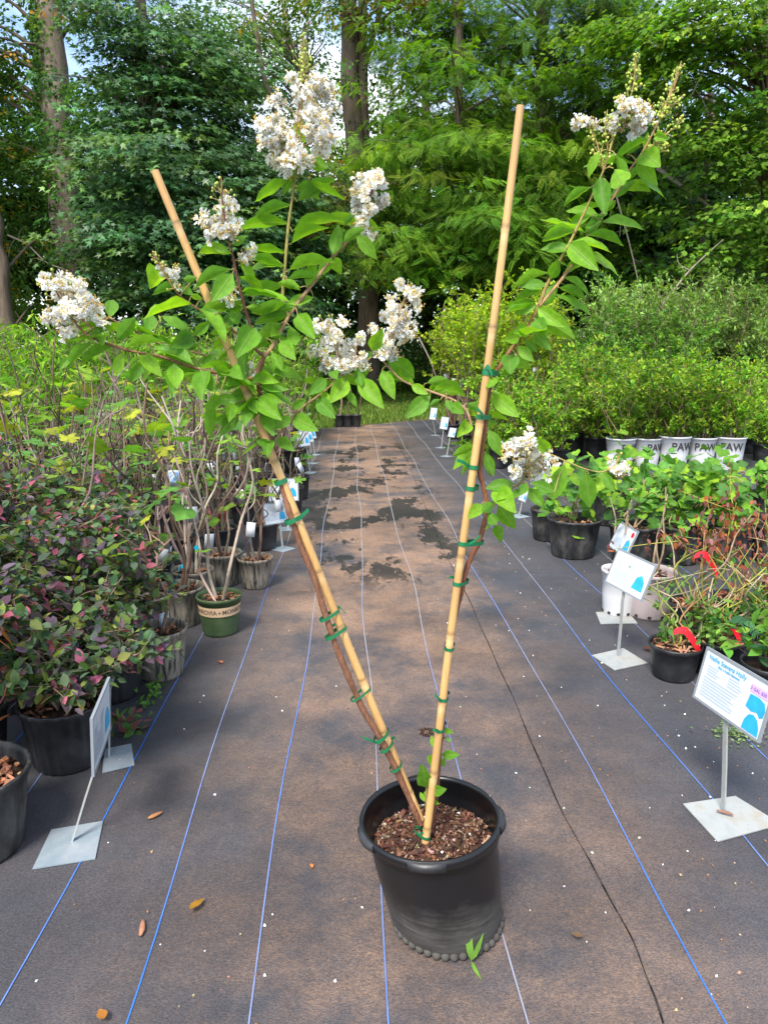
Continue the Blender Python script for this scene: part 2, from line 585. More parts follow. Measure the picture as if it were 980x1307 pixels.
c1 = nd(n, 'ShaderNodeMix', _data_type='RGBA')
c1.inputs[6].default_value = (.047, .05, .06, 1)
c1.inputs[7].default_value = (.25, .155, .1, 1)
n.links.new(dust2, c1.inputs[0])
# crumbs of pale soil and worn threads
cr = mapr(noise(130, 2.0, .6, off=8), .66, .74)
crm = mth('MULTIPLY', cr, mapr(noise(2.2, 4.0, .6, off=5), .42, .66, .0, .5))
c2 = nd(n, 'ShaderNodeMix', _data_type='RGBA')
c2.inputs[7].default_value = (.26, .2, .15, 1)
n.links.new(crm, c2.inputs[0])
n.links.new(c1.outputs[2], c2.inputs[6])
c3 = nd(n, 'ShaderNodeMix', _data_type='RGBA')
c3.inputs[7].default_value = (.022, .021, .021, 1)
n.links.new(mth('MULTIPLY', wet, .9), c3.inputs[0])
n.links.new(c2.outputs[2], c3.inputs[6])
big = nd(n, 'ShaderNodeVectorMath', _operation='SCALE')
n.links.new(c3.outputs[2], big.inputs[0])
n.links.new(mth('MULTIPLY', mapr(noise(.9, 7.0, .7, off=11), .3, .7, .7, 1.3), mapr(noise(300, 2.0, .7, sx=.5, sy=1.5, off=6), .3, .7, .6, 1.4)), big.inputs['Scale'])
n.links.new(big.outputs[0], b.inputs['Base Color'])
n.links.new(mapr(wet, 0, 1, .62, .4), b.inputs['Roughness'])
b.inputs['Specular IOR Level'].default_value = .42
hs = mth('ADD', mth('MULTIPLY', warp.outputs['Fac'], .12), mth('ADD', fine, mth('MULTIPLY', noise(7, 3.0, .5, off=2), 2.2)))
bp = nd(n, 'ShaderNodeBump', Strength=.35, Distance=.006)
n.links.new(hs, bp.inputs['Height'])
n.links.new(bp.outputs[0], b.inputs['Normal'])
cloth = tag(mb.build('ground_cloth', m), kind='structure')

# the blue guide threads woven into the cloth, 0.3 m apart
M['thread'] = plain('thread', (.03, .14, .5), .5, .4, attr=True, noise=.25, nscale=12)
def end_y(xx):
    return float(np.interp(xx, ed[:, 0], ed[:, 1])) - .03
for xx, (px, py) in enumerate([(-140, 1129), (-45, 1129), (86, 1129), (216, 1125), (347, 1129), (486, 1150), (653, 1240), (817, 1100), (902, 1020), (980, 967), (980, 880), (980, 800)]):
    x0 = on_ground(px, py)[0]
    mb = MB()
    ys = np.concatenate([np.arange(.4, 6, .18), np.arange(6, end_y(x0), .5), [end_y(x0)]])
    wig = .012 * np.sin(ys * (.9 + .13 * xx) + xx * 2.1) + .006 * np.sin(ys * 3.1 + xx)
    v, c = [], []
    for y_, w_ in zip(ys, wig):
        half = .0017 + .00016 * y_
        v += [(x0 + w_ - half, y_, CLOTH_Z + .003), (x0 + w_ + half, y_, CLOTH_Z + .003)]
        worn = np.clip(.2 + .14 * (y_ - 2.2) + .5 * math.exp(-((x0 - .22) / .5) ** 2) + .3 * math.sin(y_ * 1.9 + xx * 3), 0, 1)
        cc = np.array([.03, .15, .55]) * (1 - worn) + np.array([.3, .29, .3]) * worn
        c += [cc, cc]
    mb.add(v, [(2 * i, 2 * i + 1, 2 * i + 3, 2 * i + 2) for i in range(len(ys) - 1)], np.array(c))
    mb.build('thread', M['thread'], cloth)

# where two widths of cloth overlap: a low frayed ridge
mb = MB()
x0 = on_ground(845, 1307)[0]
sp_ = [on_ground(*p) for p in ((846, 1309), (790, 1170), (700, 1000), (640, 860), (600, 770), (560, 690), (520, 590), (498, 552))]
sp_ = smooth_path(sp_, 24)
v = []
for i, p in enumerate(sp_):
    j = .004 * math.sin(i * .13) + .002 * math.sin(i * .41)
    wd_ = .75 + .35 * math.sin(i * .37) * math.sin(i * .11 + 1)
    v += [(p[0] - .003 * wd_ + j, p[1], CLOTH_Z + .001), (p[0] - .001 + j, p[1], CLOTH_Z + .004), (p[0] + .003 * wd_ + j, p[1], CLOTH_Z + .001)]
k = len(sp_)
mb.add(v, [(3 * i + a, 3 * i + a + 1, 3 * i + a + 4, 3 * i + a + 3) for i in range(k - 1) for a in (0, 1)])
M['cloth_edge'] = plain('cloth_edge', (.012, .012, .013), .9, .1, noise=.5, nscale=14, col2=(.05, .042, .038))
mb.build('overlap_seam', M['cloth_edge'], cloth)

# mown grass beyond the end of the cloth
def grass_blades(x0_, x1_, y0_, y1_, k, hh, keep=None):
    P = np.stack([RNG.uniform(x0_, x1_, k), y0_ + (y1_ - y0_) * RNG.uniform(0, 1, k) ** 1.4], 1)
    if keep is not None:
        P = P[keep(P)]
    k = len(P)
    pos = np.stack([P[:, 0], P[:, 1], terrain(P[:, 0], P[:, 1])], 1)
    d = np.stack([RNG.normal(0, .35, k), RNG.normal(0, .35, k), np.ones(k)], 1)
    return pos, d, RNG.uniform(.6, 1.3, k) * hh
BLADE = (np.array([(-.06, 0, 0), (.06, 0, 0), (.04, .6, .05), (0, 1, .2), (-.04, .6, .05)]), [(0, 1, 2, 4), (4, 2, 3)])
mb = MB()
pos, d, hh = grass_blades(-7, 5.5, 14.0, 27, 30000, .12, keep=lambda P: P[:, 1] > np.interp(P[:, 0], ed[:, 0], ed[:, 1]) + .02)
scatter(mb, BLADE, pos, d, rand_unit(len(pos)), hh, jitter([(.14, .24, .035), (.2, .3, .05), (.1, .18, .03)], len(pos)), wid=1.6)
tag(mb.build('grass', M['leaf'], smooth=False), 'strip of bright green grass beyond the end of the ground cloth', 'grass', kind='stuff')

# ------------------------------------------------------------------ the wood behind
def sprays(mb, C, D, n, length, leaf, size, cols, droop=.35, lat=.42, dv=.2, tilt=.5, wid=1.0, hang=.45):
    """leafy branchlets: C centres, D outward directions, n leaves each"""
    k = len(C)
    t = RNG.uniform(0, 1, (k, n))
    side = RNG.choice([-1.0, 1.0], (k, n))
    u = side * np.abs(RNG.normal(0, lat, (k, n))) * (1.1 - .6 * t)
    D = unit(D)
    L = unit(np.cross(D, [0, 0, 1.0]))
    ln = (length * RNG.uniform(.7, 1.3, k))[:, None]
    pos = C[:, None] + D[:, None] * ((t - .35) * ln)[..., None] + L[:, None] * (u * ln)[..., None]
    pos[..., 2] += -droop * t * t * ln - .25 * u * u * ln + RNG.normal(0, .05, (k, n)) * length
    d = D[:, None] * .5 + L[:, None] * (side * .75)[..., None] + np.array([0, 0, -hang]) + RNG.normal(0, .35, (k, n, 3))
    nr = np.array([0, 0, 1.0]) + D[:, None] * tilt + RNG.normal(0, .42, (k, n, 3))
    c = jitter(cols, k, .22)
    c = c[:, None] * (1 + RNG.normal(0, dv, (k, n, 1)))
    sz = size * RNG.uniform(.65, 1.25, (k, n))
    scatter(mb, leaf, pos.reshape(-1, 3), d.reshape(-1, 3), nr.reshape(-1, 3), sz.ravel(), np.clip(c, .004, .9).reshape(-1, 3), wid)

def tree(name, label, trunk, r, blobs, leaf, size, cols, nleaf=24, length=.9, bark='bark', limbs=.16, group=None, mat='tree_leaf', forks=(), ivy=0, boughs=8, **kw):
    """trunk: photo pixels + distance down its axis (extended to the ground); blobs: (px, py, half width px, half height px, distance, depth m, sprays)"""
    pts = [at(x, y, d) for x, y, d in trunk]
    foot = pts[-1].copy()
    foot[2] = terrain(foot[0], foot[1])
    if pts[-1][2] > foot[2] + .3:
        pts.append(foot)
    else:
        pts[-1] = foot
    pts = np.array(pts)[::-1]
    root = empty(name, pts[0], label, 'tree', group)
    mb = MB()
    ax = smooth_path(pts, 5)
    ax[:, 0] += .04 * np.sin(np.arange(len(ax)) * 1.3 + r * 20)
    rr = np.interp(np.linspace(0, 1, len(ax)), [0, .06, .3, 1], [r * 1.35, r * 1.1, r, r * .72])
    tube(mb, ax, rr, 12)
    for fk in forks:
        fp = np.array([at(x, y, d) for x, y, d in fk[1:]])
        tube(mb, smooth_path(fp, 5), [fk[0] * .5, fk[0]], 9)
    lm = []
    cm = MB()
    for (px, py, hw, hh, dist, dep, k) in blobs:
        nb = max(3, k // boughs)
        q = rand_unit(nb) * (RNG.uniform(0, 1, (nb, 1)) ** (1 / 2.4))
        s = dist / FPX
        c0 = at(px, py, dist)
        C = (c0 + q * np.array([hw * s, dep, hh * s]))[RNG.integers(0, nb, k)] + RNG.normal(0, 1, (k, 3)) * np.array([.55, .5, .17])
        C[:, 2] = np.maximum(C[:, 2], terrain(C[:, 0], C[:, 1]) + .5)
        cz = np.clip(C[:, 2] - 1.0, ax[0, 2] + 1, ax[-1, 2])
        A = np.stack([np.interp(cz, ax[:, 2], ax[:, 0]), np.interp(cz, ax[:, 2], ax[:, 1]), cz], 1)
        D = C - A
        D[:, 2] *= .3
        D += RNG.normal(0, .5, D.shape) * np.array([1, 1, .25])
        D[:, 1] -= .5
        sprays(cm, C, D, nleaf, length, leaf, size, cols, **kw)
        for a, c in zip(A, C):
            if RNG.uniform() < limbs:
                m1 = a * .5 + c * .5 + np.array([0, 0, .35]) + RNG.normal(0, .15, 3)
                lm.append(smooth_path([a, m1, c], 4))
    tr = mb.build('trunk', M[bark], root, world=True)
    for q in lm[:60]:
        mb = MB()
        tube(mb, q, [.05 * r / .4 + .02, .012], 4, (.16, .12, .09), cap=False)
        mb.build('limb', M['twig'], tr, world=True)
    if ivy:
        im = MB()
        t = RNG.uniform(0, 1, ivy)
        zz = ax[0, 2] + t * (ax[-1, 2] - ax[0, 2]) * .92
        th = RNG.normal(3.6, .6, ivy)
        rad = np.interp(zz, ax[:, 2], rr) + np.abs(RNG.normal(0, .1, ivy)) + .03
        nrm = np.stack([np.cos(th), np.sin(th), np.full(ivy, .4)], 1)
        P = np.stack([np.interp(zz, ax[:, 2], ax[:, 0]) + np.cos(th) * rad, np.interp(zz, ax[:, 2], ax[:, 1]) + np.sin(th) * rad, zz], 1)
        keep = (np.sin(zz * 2.1) + np.sin(zz * .9 + 1) + RNG.normal(0, .6, ivy)) > -.5
        scatter(im, MAPLE, P[keep], (np.array([0, 0, -1.0]) + RNG.normal(0, .5, (ivy, 3)))[keep], (nrm + RNG.normal(0, .35, (ivy, 3)))[keep], .11, jitter([(.06, .14, .025), (.08, .18, .03)], int(keep.sum())))
        im.build('ivy', M['tree_leaf'], root, world=True)
    cm.build('crown', M[mat], root, smooth=False, world=True)
    return root

GUM = [(.078, .17, .07), (.058, .135, .055), (.105, .21, .082), (.078, .18, .05), (.125, .225, .055)]
YEL = [(.14, .27, .02), (.1, .22, .018), (.18, .3, .022), (.085, .18, .018)]
MAP = [(.13, .24, .024), (.09, .19, .02), (.17, .28, .028), (.1, .21, .022)]
DRK = [(.045, .1, .028), (.06, .125, .032), (.04, .09, .026), (.08, .15, .035)]  # the wood's inner shade is put into these darker leaf colours
AUT = [(.05, .11, .03), (.06, .12, .03), (.05, .1, .028), (.045, .1, .03)] * 3 + [(.36, .2, .02)]

tree('sweetgum_tree', 'leafy tree with star shaped blue-green leaves beside the ivy trunk', [(178, -40, 20), (185, 150, 20), (200, 300, 20.2), (215, 480, 20.5)], .17,
     [(180, 110, 72, 105, 20, 1.4, 280), (265, 100, 75, 70, 20.2, 1.6, 170), (320, 235, 70, 60, 19.6, 1.5, 210), (212, 255, 98, 90, 19.4, 1.6, 370), (265, 350, 115, 70, 19.2, 1.6, 330), (375, 330, 55, 75, 20.5, 1.4, 150), (330, 410, 80, 40, 19.5, 1.2, 130), (245, 20, 60, 60, 20.4, 1.3, 60), (150, 330, 40, 50, 20.2, 1.0, 60)],
     STAR, .19, GUM, nleaf=32, length=.85, mat='gum_leaf', forks=[(.1, (318, -20, 20), (335, 90, 20.1), (352, 160, 20.2), (330, 300, 20.3), (215, 470, 20.5))])
tree('ivy_clad_tree', 'tall reddish trunk wrapped in ivy at the edge of the wood', [(58, -60, 22), (66, 60, 22), (75, 180, 22), (88, 300, 22), (104, 420, 22.2)], .44,
     [(15, 20, 40, 40, 22.5, 1.3, 40), (5, 120, 26, 60, 23.5, 1.2, 50), (110, -10, 60, 40, 22, 1.2, 80), (-60, 60, 60, 130, 22, 2, 160)], DIAM, .15, AUT, nleaf=26, length=.9, limbs=.03, bark='bark_pale', ivy=3800)
tree('shaded_trunk_tree', 'dark trunk at the left edge behind the fig pots', [(-8, 260, 19), (-4, 310, 19), (4, 370, 19), (12, 490, 19)], .22,
     [(-10, 215, 42, 60, 20.5, 1.0, 110), (-20, 330, 45, 50, 20.5, 1.2, 100), (10, 390, 40, 40, 23.5, 1.2, 100), (-40, 120, 40, 100, 20, 1.5, 110)], DIAM, .14, AUT, nleaf=26, length=.85, limbs=.04)
tree('twin_trunk_tree', 'thick dark twin trunk rising behind the tallest white blossom', [(443, -60, 24), (446, 60, 24), (453, 200, 24), (470, 390, 24.2)], .32,
     [(470, 0, 90, 26, 23.5, 1.5, 130), (520, 40, 50, 50, 24, 1.6, 130), (395, 5, 40, 22, 24, 1.2, 30), (420, 250, 45, 60, 25, 1.2, 100), (480, 200, 50, 60, 25, 1.2, 90), (465, 235, 42, 38, 22.6, .8, 60), (478, 330, 40, 40, 22.8, .7, 34), (440, 110, 30, 40, 23.2, .6, 16)], OVATE_S, .16, [(.1, .19, .035), (.12, .2, .04), (.07, .14, .03), (.09, .17, .03), (.3, .2, .03)], nleaf=22, length=.9, limbs=.03,
     forks=[(.24, (464, -60, 24.1), (462, 60, 24.1), (464, 190, 24.15), (474, 390, 24.2)), (.1, (500, -40, 24), (478, 40, 24), (464, 90, 24))])
tree('slender_tree', 'slender pale stems and thin leaves against the open sky', [(352, -60, 27), (372, 60, 27), (388, 150, 27), (392, 430, 27)], .1,
     [(330, 40, 60, 50, 27, 1.6, 85), (395, 60, 45, 55, 27, 1.6, 70), (300, 110, 50, 60, 27, 1.5, 80), (400, 170, 40, 50, 27.5, 1.4, 90), (345, 190, 60, 40, 27.5, 1.4, 90), (270, 50, 50, 30, 27.5, 1.2, 40)], DIAM, .15, [(.07, .14, .04), (.09, .16, .04), (.06, .12, .035)], nleaf=20, length=1.0, bark='bark_pale', limbs=.3, forks=[(.07, (395, -60, 27), (392, 60, 27), (390, 160, 27))])
tree('feathery_tree', 'bright green tree with long compound leaves above the right bamboo cane', [(582, -60, 21.5), (586, 120, 21.5), (590, 260, 21.6), (596, 480, 21.8)], .16,
     [(555, 240, 70, 70, 20.5, 1.4, 85), (640, 270, 90, 75, 20, 1.6, 130), (505, 250, 45, 60, 21, 1.2, 50), (590, 90, 75, 90, 21.5, 1.8, 125), (680, 170, 75, 80, 20.5, 1.6, 110), (560, 330, 75, 38, 20.2, 1.0, 60), (640, 335, 50, 28, 20.5, 1.0, 26), (525, 150, 40, 60, 21.5, 1.2, 50)],
     PINN, .36, YEL, nleaf=20, length=.9, hang=.4, lat=.5)
tree('dark_feathery_tree', 'darker green tree with compound leaves beside the budding branch tip', [(688, -60, 22.5), (692, 150, 22.5), (696, 300, 22.6), (700, 480, 22.8)], .2,
     [(690, 30, 85, 50, 22, 1.8, 120), (760, 120, 75, 80, 22.3, 1.8, 130), (730, 240, 50, 50, 22, 1.2, 40), (630, 10, 70, 40, 22.5, 1.4, 70), (800, 290, 45, 30, 22.5, 1.0, 22), (800, 30, 70, 50, 22.5, 1.5, 80)],
     PINN, .36, [(.07, .15, .022), (.095, .19, .024), (.055, .12, .02)], nleaf=20, length=.9, hang=.4, lat=.5)
tree('maple_tree', 'broad leaved tree with a pale trunk at the right edge', [(972, -60, 18), (976, 100, 18), (982, 300, 18.2), (990, 470, 18.4)], .15,
     [(920, 50, 80, 65, 17.5, 1.5, 190), (960, 170, 50, 60, 17, 1.2, 120), (850, 40, 80, 55, 18.3, 1.5, 150), (945, 290, 42, 40, 17.3, 1.1, 50), (1000, 300, 36, 100, 17, 1.2, 90), (880, 150, 45, 30, 18.2, 1, 36)],
     MAPLE, .145, MAP, nleaf=27, length=.9, bark='bark_pale')
tree('bare_stem_tree', 'thin brown stem standing in the shade below the maple leaves', [(905, 120, 19.5), (900, 200, 19.5), (896, 330, 19.6), (894, 440, 19.8)], .085,
     [(870, 260, 45, 22, 19.5, 1, 24), (830, 230, 36, 28, 20, 1, 24), (860, 335, 50, 16, 20, 1, 24), (930, 350, 40, 16, 19.5, 1, 30)], MAPLE, .16, MAP[:2] + DRK[:1], nleaf=18, length=.9)
back = [(800, 170, 1), (905, 200, 1), (700, 230, 1), (-60, 90, 1), (60, 150, 1), (180, 130, 0), (300, 330, 0), (430, 330, 1), (540, 130, 1), (640, 100, 0), (750, 130, 1), (860, 130, 0), (980, 130, 1), (1080, 150, 0), (-180, 120, 0), (-300, 110, 1), (1200, 130, 1)]
for i, (px, top, kind) in enumerate(back):
    dist = 28 + 2.2 * (i % 3) if i > 2 else 25.5 + .4 * i
    tree('woodland_tree', 'dark leafy tree deep in the wood, ' + ['behind the hanging pale vine', 'behind the leaning log', 'right of the feathery tree', 'beyond the left edge', 'behind the ivy trunk', 'behind the star leaved tree', 'behind the left bamboo cane top', 'behind the twin trunk', 'behind the feathery tree, left side', 'behind the right bamboo cane top', 'behind the darker feathery tree', 'behind the budding branch tip', 'behind the right edge maple', 'beyond the right edge', 'outside the left edge', 'far outside the left edge', 'far outside the right edge'][i], [(px, top - 80, dist), (px + 5, 250, dist), (px + 8, 470, dist)], .2,
         [(px, (top + 260) / 2, 90, max(40, (300 - top) / 2), dist, 2.0, 250), (px + 10, 330, 90, 90, dist, 2.0, 260)], DIAM, .26, DRK if kind else [(.06, .125, .03), (.075, .14, .03), (.05, .11, .028)], nleaf=30, length=1.1, limbs=.02, boughs=4, group='dark trees deep in the wood')  # both leaf palettes darkened to paint in shade deep in the wood

# far wood that reads as one dark mass, and the tangle along its foot
mb = MB()
k = 2300
C = np.stack([RNG.uniform(-30, 36, k), RNG.uniform(36, 44, k), .3 + 10.5 * RNG.uniform(0, 1, k) ** 1.8], 1)
C[:, 2] += .5
D = RNG.normal(0, 1, (k, 3)) * np.array([1, 1, .2]) + np.array([0, -.6, 0])
sprays(mb, C, D, 26, 1.9, DIAM, .42, DRK)
tag(mb.build('woodland', M['tree_leaf'], smooth=False), 'dark mass of far woodland filling the gaps between the trees', 'woodland', kind='stuff')
mb = MB()
k = 1300
C = np.stack([RNG.uniform(-11, 16, k), RNG.uniform(18.5, 26, k), np.zeros(k)], 1)
C[:, 1] = np.where((C[:, 0] > -3.2) & (C[:, 0] < 3.0), np.maximum(C[:, 1], 24.5 + RNG.uniform(0, 1.5, k)), C[:, 1])
C[:, 2] = terrain(C[:, 0], C[:, 1]) + RNG.uniform(.1, 1, k) ** 1.4 * np.where(C[:, 0] > 6, 2.6, 2.1)
D = RNG.normal(0, 1, (k, 3)) * np.array([1, 1, .2]) + np.array([0, -.8, 0])
sprays(mb, C, D, 30, .8, OVATE_S, .13, [(.06, .15, .025), (.08, .19, .03), (.05, .12, .022), (.12, .23, .03)], droop=.5)
tag(mb.build('undergrowth', M['tree_leaf'], smooth=False), 'low leafy tangle along the foot of the wood', 'undergrowth', kind='stuff')

def dead_branch(label, px, rad, twigs=0, cat='branch', name='dead_branch', mat=(.3, .25, .2)):
    P = smooth_path([at(*p) for p in px], 5)
    root = MB()
    tube(root, P, [rad, rad * .5], 7, mat)
    for i in range(twigs):
        j = RNG.integers(2, len(P) - 1)
        e_ = P[j] + RNG.normal(0, .35, 3)
        tube(root, smooth_path([P[j], (P[j] + e_) / 2 + RNG.normal(0, .06, 3), e_], 3), [rad * .4, rad * .15], 4, mat, cap=False)
    return tag(root.build(name, M['twig']), label, cat)
dead_branch('pale broken log leaning in the shade at the right', [(838, 214, 18.6), (880, 245, 18.4), (945, 293, 18.2)], .055)
dead_branch('curved bare branch poking up behind the right hand shrubs', [(828, 410, 16.2), (848, 385, 16.4), (880, 345, 16.6), (922, 306, 16.8)], .03, 3)
dead_branch('thin pale vine hanging straight beside the budding branch', [(786, 250, 19), (800, 300, 19), (812, 350, 19), (822, 400, 19)], .025, 2)
dead_branch('bare drooping twig under the pale trunk, upper right', [(918, 30, 17), (912, 60, 17), (895, 95, 17), (880, 125, 17)], .022, 3)
dead_branch('grey dead twigs sticking out left of the ivy trunk', [(10, 300, 20), (35, 312, 20), (60, 335, 20), (88, 345, 20)], .025, 6)
dead_branch('brown leaning stick between the white blossom and the tall potted trees', [(534, 430, 17), (548, 458, 17), (556, 480, 17)], .02)

# ------------------------------------------------------------------ nursery stock: pots, soil, stems, leaves
def pot_profile(r, h, taper=.8, lip=.022):
    rb = r * taper
    return [(0, .003), (rb * .96, .0), (rb, .012), (rb + (r - rb) * .45, h * .45), (r * .955, h * .84), (r * .985, h * .85), (r * .99, h - lip), (r * 1.035, h - lip + .002),
            (r * 1.045, h - .006), (r * 1.03, h), (r * .985, h - .002), (r * .965, h * .9), (r * .93, h * .72), (r * .5, h * .7), (0, h * .7)]

def make_pot(root, r, h, mat, rib=0.0, n=30, taper=.8, fill=.82, chips=0, nrib=22, loc=(0, 0, 0), chipcol=((.3, .13, .07), (.22, .1, .06), (.36, .19, .11)), world=False, wob=None):
    mb = MB()
    lathe(mb, pot_profile(r, h, taper), n, loc, rib=rib, nrib=nrib, wob=wob)
    pot = mb.build('pot', M[mat], root, world=world)
    mb = MB()
    k, rr = 5, r * .935
    th = np.linspace(0, 2 * math.pi, 18, endpoint=False)
    v = [(0, 0, h * fill + .012)]
    for i in range(1, k + 1):
        for t in th:
            q = i / k
            v.append((rr * q * math.cos(t), rr * q * math.sin(t), h * fill + .012 * (1 - q * q) + RNG.normal(0, .004)))
    f3 = [(0, 1 + j, 1 + (j + 1) % 18) for j in range(18)]
    f4 = [(1 + i * 18 + j, 1 + (i + 1) * 18 + j, 1 + (i + 1) * 18 + (j + 1) % 18, 1 + i * 18 + (j + 1) % 18) for i in range(k - 1) for j in range(18)]
    v = np.array(v) + np.asarray(loc, float)
    mb.add(v, f3)
    mb.f.append(np.array(f4))
    soil = mb.build('soil', M['soil'], root, world=world)
    if chips:
        mb = MB()
        for i in range(chips):
            a, q = RNG.uniform(0, 6.28), rr * .93 * math.sqrt(RNG.uniform())
            R = np.array(Matrix.Rotation(RNG.uniform(0, 6.28), 3, 'Z') @ Matrix.Rotation(RNG.normal(0, .45), 3, 'X') @ Matrix.Rotation(RNG.normal(0, .45), 3, 'Y'))
            box(mb, np.asarray(loc, float) + (q * math.cos(a), q * math.sin(a), h * fill + .016 + .01 * (1 - (q / rr) ** 2) + RNG.uniform(-.004, .006)), (RNG.uniform(.012, .045), RNG.uniform(.006, .014), RNG.uniform(.003, .008)), R, jitter(chipcol, 1, .25)[0])
        mb.build('wood_chips', M['chip'], soil, smooth=False, world=world, kind='stuff')
    return pot

def place(o, pos, d, nrm, size, wid=1.0):
    d = unit(np.asarray(d, float))
    x = unit(np.cross(d, nrm))
    z = np.cross(x, d)
    o.matrix_basis = Matrix(((x[0] * size * wid, d[0] * size, z[0] * size, pos[0]), (x[1] * size * wid, d[1] * size, z[1] * size, pos[1]), (x[2] * size * wid, d[2] * size, z[2] * size, pos[2]), (0, 0, 0, 1)))

def leaf_object(name, me, parent, pos, d, nrm, size, wid=1.0):
    o = bpy.data.objects.new(name, me)
    COL.objects.link(o)
    o.parent = parent
    place(o, pos, d, nrm, size, wid)
    return o

def leaf_meshes(name, tpl, cols, petiole=.35, mat='leaf', pcol=(.25, .3, .08), prad=.012, lift=.3):
    out = []
    for c in cols:
        mb = MB()
        tv, tf = tpl
        vv = tv.copy()
        vv[:, 2] += RNG.normal(0, .03, len(vv))
        vv[:, 1] += petiole
        cc = np.tile(np.asarray(c, float), (len(vv), 1))
        cc[0] *= 1.25
        mb.add(vv, tf, cc)
        if petiole > .05:
            tube(mb, smooth_path([(0, 0, 0), (0, petiole * .6, petiole * .12), (0, petiole + lift, .02)], 2), [prad * 1.2, prad * .7], 3, pcol, cap=False)
        out.append(mb.mesh(name, M[mat]))
    return out

def stick(base, tip, kinks=4, amp=.04):
    ts = np.linspace(0, 1, kinks + 2)
    P = np.array([np.asarray(base) * (1 - t) + np.asarray(tip) * t for t in ts])
    P[1:-1] += RNG.normal(0, amp, P[1:-1].shape) * np.array([1, 1, .4])
    return smooth_path(P, 3)

def card(root, pos, rz, w, h, pic, name='plant_tag', tiltx=.15, roll=.0):
    """a hanging plant label: white card with a printed picture"""
    R = np.array(Matrix.Rotation(rz, 3, 'Z') @ Matrix.Rotation(tiltx, 3, 'X') @ Matrix.Rotation(roll, 3, 'Y'))
    mb = MB()
    box(mb, pos, (w, .0015, h), R)
    t = mb.build(name, M['tag_white'], root)
    if pic is not None:
        mb = MB()
        nrm = R @ np.array([0, -.0022, 0])
        gx_, gz_ = 5, 6
        v, c = [], []
        for j in range(gz_):
            for i in range(gx_):
                v.append(np.asarray(pos) + nrm + R @ np.array([(i / (gx_ - 1) - .5) * w * .84, 0, (j / (gz_ - 1) * .66 - .22) * h]))
                c.append(jitter(pic, 1, .2)[0])
        f = [(j * gx_ + i, j * gx_ + i + 1, (j + 1) * gx_ + i + 1, (j + 1) * gx_ + i) for j in range(gz_ - 1) for i in range(gx_ - 1)]
        mb.add(v, f, np.array(c))
        mb.build('picture', M['tag_print'], t, smooth=False)
    return t

FIGPIC = [(.02, .03, .07), (.03, .05, .12), (.4, .18, .04), (.1, .12, .1), (.05, .06, .09)]
GRNPIC = [(.2, .35, .08), (.4, .5, .2), (.55, .6, .4), (.12, .2, .05)]
SKYPIC = [(.15, .35, .6), (.3, .5, .7), (.7, .75, .8)]
BARKC = [(.19, .14, .105), (.13, .09, .07), (.25, .2, .16), (.1, .065, .05)]

FIG_ME = leaf_meshes('fig_leaf', FIG, [(.15, .31, .04), (.21, .37, .04), (.1, .24, .05), (.34, .36, .04), (.12, .28, .06), (.21, .34, .04)])
FIG_ME += leaf_meshes('fig_leaf', HEART, [(.18, .35, .04), (.12, .28, .05), (.24, .37, .04)])
def stem_plant(name, label, cat, H, nstem, spread, leaves, nleaf, leaf_size, potmat, r, h, tags=1, group=None, rib=.0, chips=0, lo=.35, stemr=.0075, twig=3, wilt=0, fill=.82, barkc=None):
    root = empty(name, (0, 0, 0), label, cat, group)
    make_pot(root, r, h, potmat, rib=rib, chips=chips, fill=fill, n=30 if not rib else 132)
    mb = MB()
    nodes = []
    for i in range(nstem):
        a = 6.283 * i / nstem + RNG.uniform(-.5, .5)
        hh = H * RNG.uniform(.62, 1.0)
        b0 = np.array([math.cos(a) * .02, math.sin(a) * .02, h * fill])
        e_ = np.array([math.cos(a) * spread * RNG.uniform(.4, 1.1), math.sin(a) * spread * RNG.uniform(.4, 1.1), hh])
        P = stick(b0, e_, 4, .035)
        col = jitter(barkc or BARKC, 1, .15)[0]
        tube(mb, P, [stemr * RNG.uniform(.9, 1.4), stemr * .5], 6, col)
        nodes += [(P[j], unit(P[min(j + 1, len(P) - 1)] - P[j - 1])) for j in range(int(len(P) * lo), len(P))]
        for _ in range(twig):
            j = RNG.integers(int(len(P) * .3), len(P) - 2)
            a2 = RNG.uniform(0, 6.283)
            e2 = P[j] + np.array([math.cos(a2) * .16, math.sin(a2) * .16, RNG.uniform(.08, .3)]) * H / 1.2
            Q = stick(P[j], e2, 2, .02)
            tube(mb, Q, [stemr * .6, stemr * .35], 5, col)
            nodes += [(Q[j2], unit(Q[min(j2 + 1, len(Q) - 1)] - Q[j2 - 1])) for j2 in range(len(Q) // 2, len(Q))]
    mb.build('stem', M['twig'], root)
    for i in range(nleaf):
        p, t = nodes[RNG.integers(0, len(nodes))] if RNG.uniform() < .6 else nodes[-1 - RNG.integers(0, max(1, len(nodes) // 3))]
        a = RNG.uniform(0, 6.283)
        d = np.array([math.cos(a), math.sin(a), RNG.uniform(-.4, .45)])
        nr = np.array([0, 0, 1.0]) + np.array([d[0], d[1], 0]) * .6 + RNG.normal(0, .3, 3)
        leaf_object('leaf', leaves[RNG.integers(0, len(leaves))], root, p, d, nr, leaf_size * RNG.uniform(.6, 1.2))
    for i in range(tags):
        p, t = nodes[RNG.integers(0, len(nodes))]
        q = p * np.array([1, 1, RNG.uniform(.4, .75)]) + np.array([0, -.02, 0])
        card(root, q, RNG.uniform(-.7, .9), .056, .092, [FIGPIC, GRNPIC, None, SKYPIC][RNG.integers(0, 4)], roll=RNG.normal(0, .2))
    return root

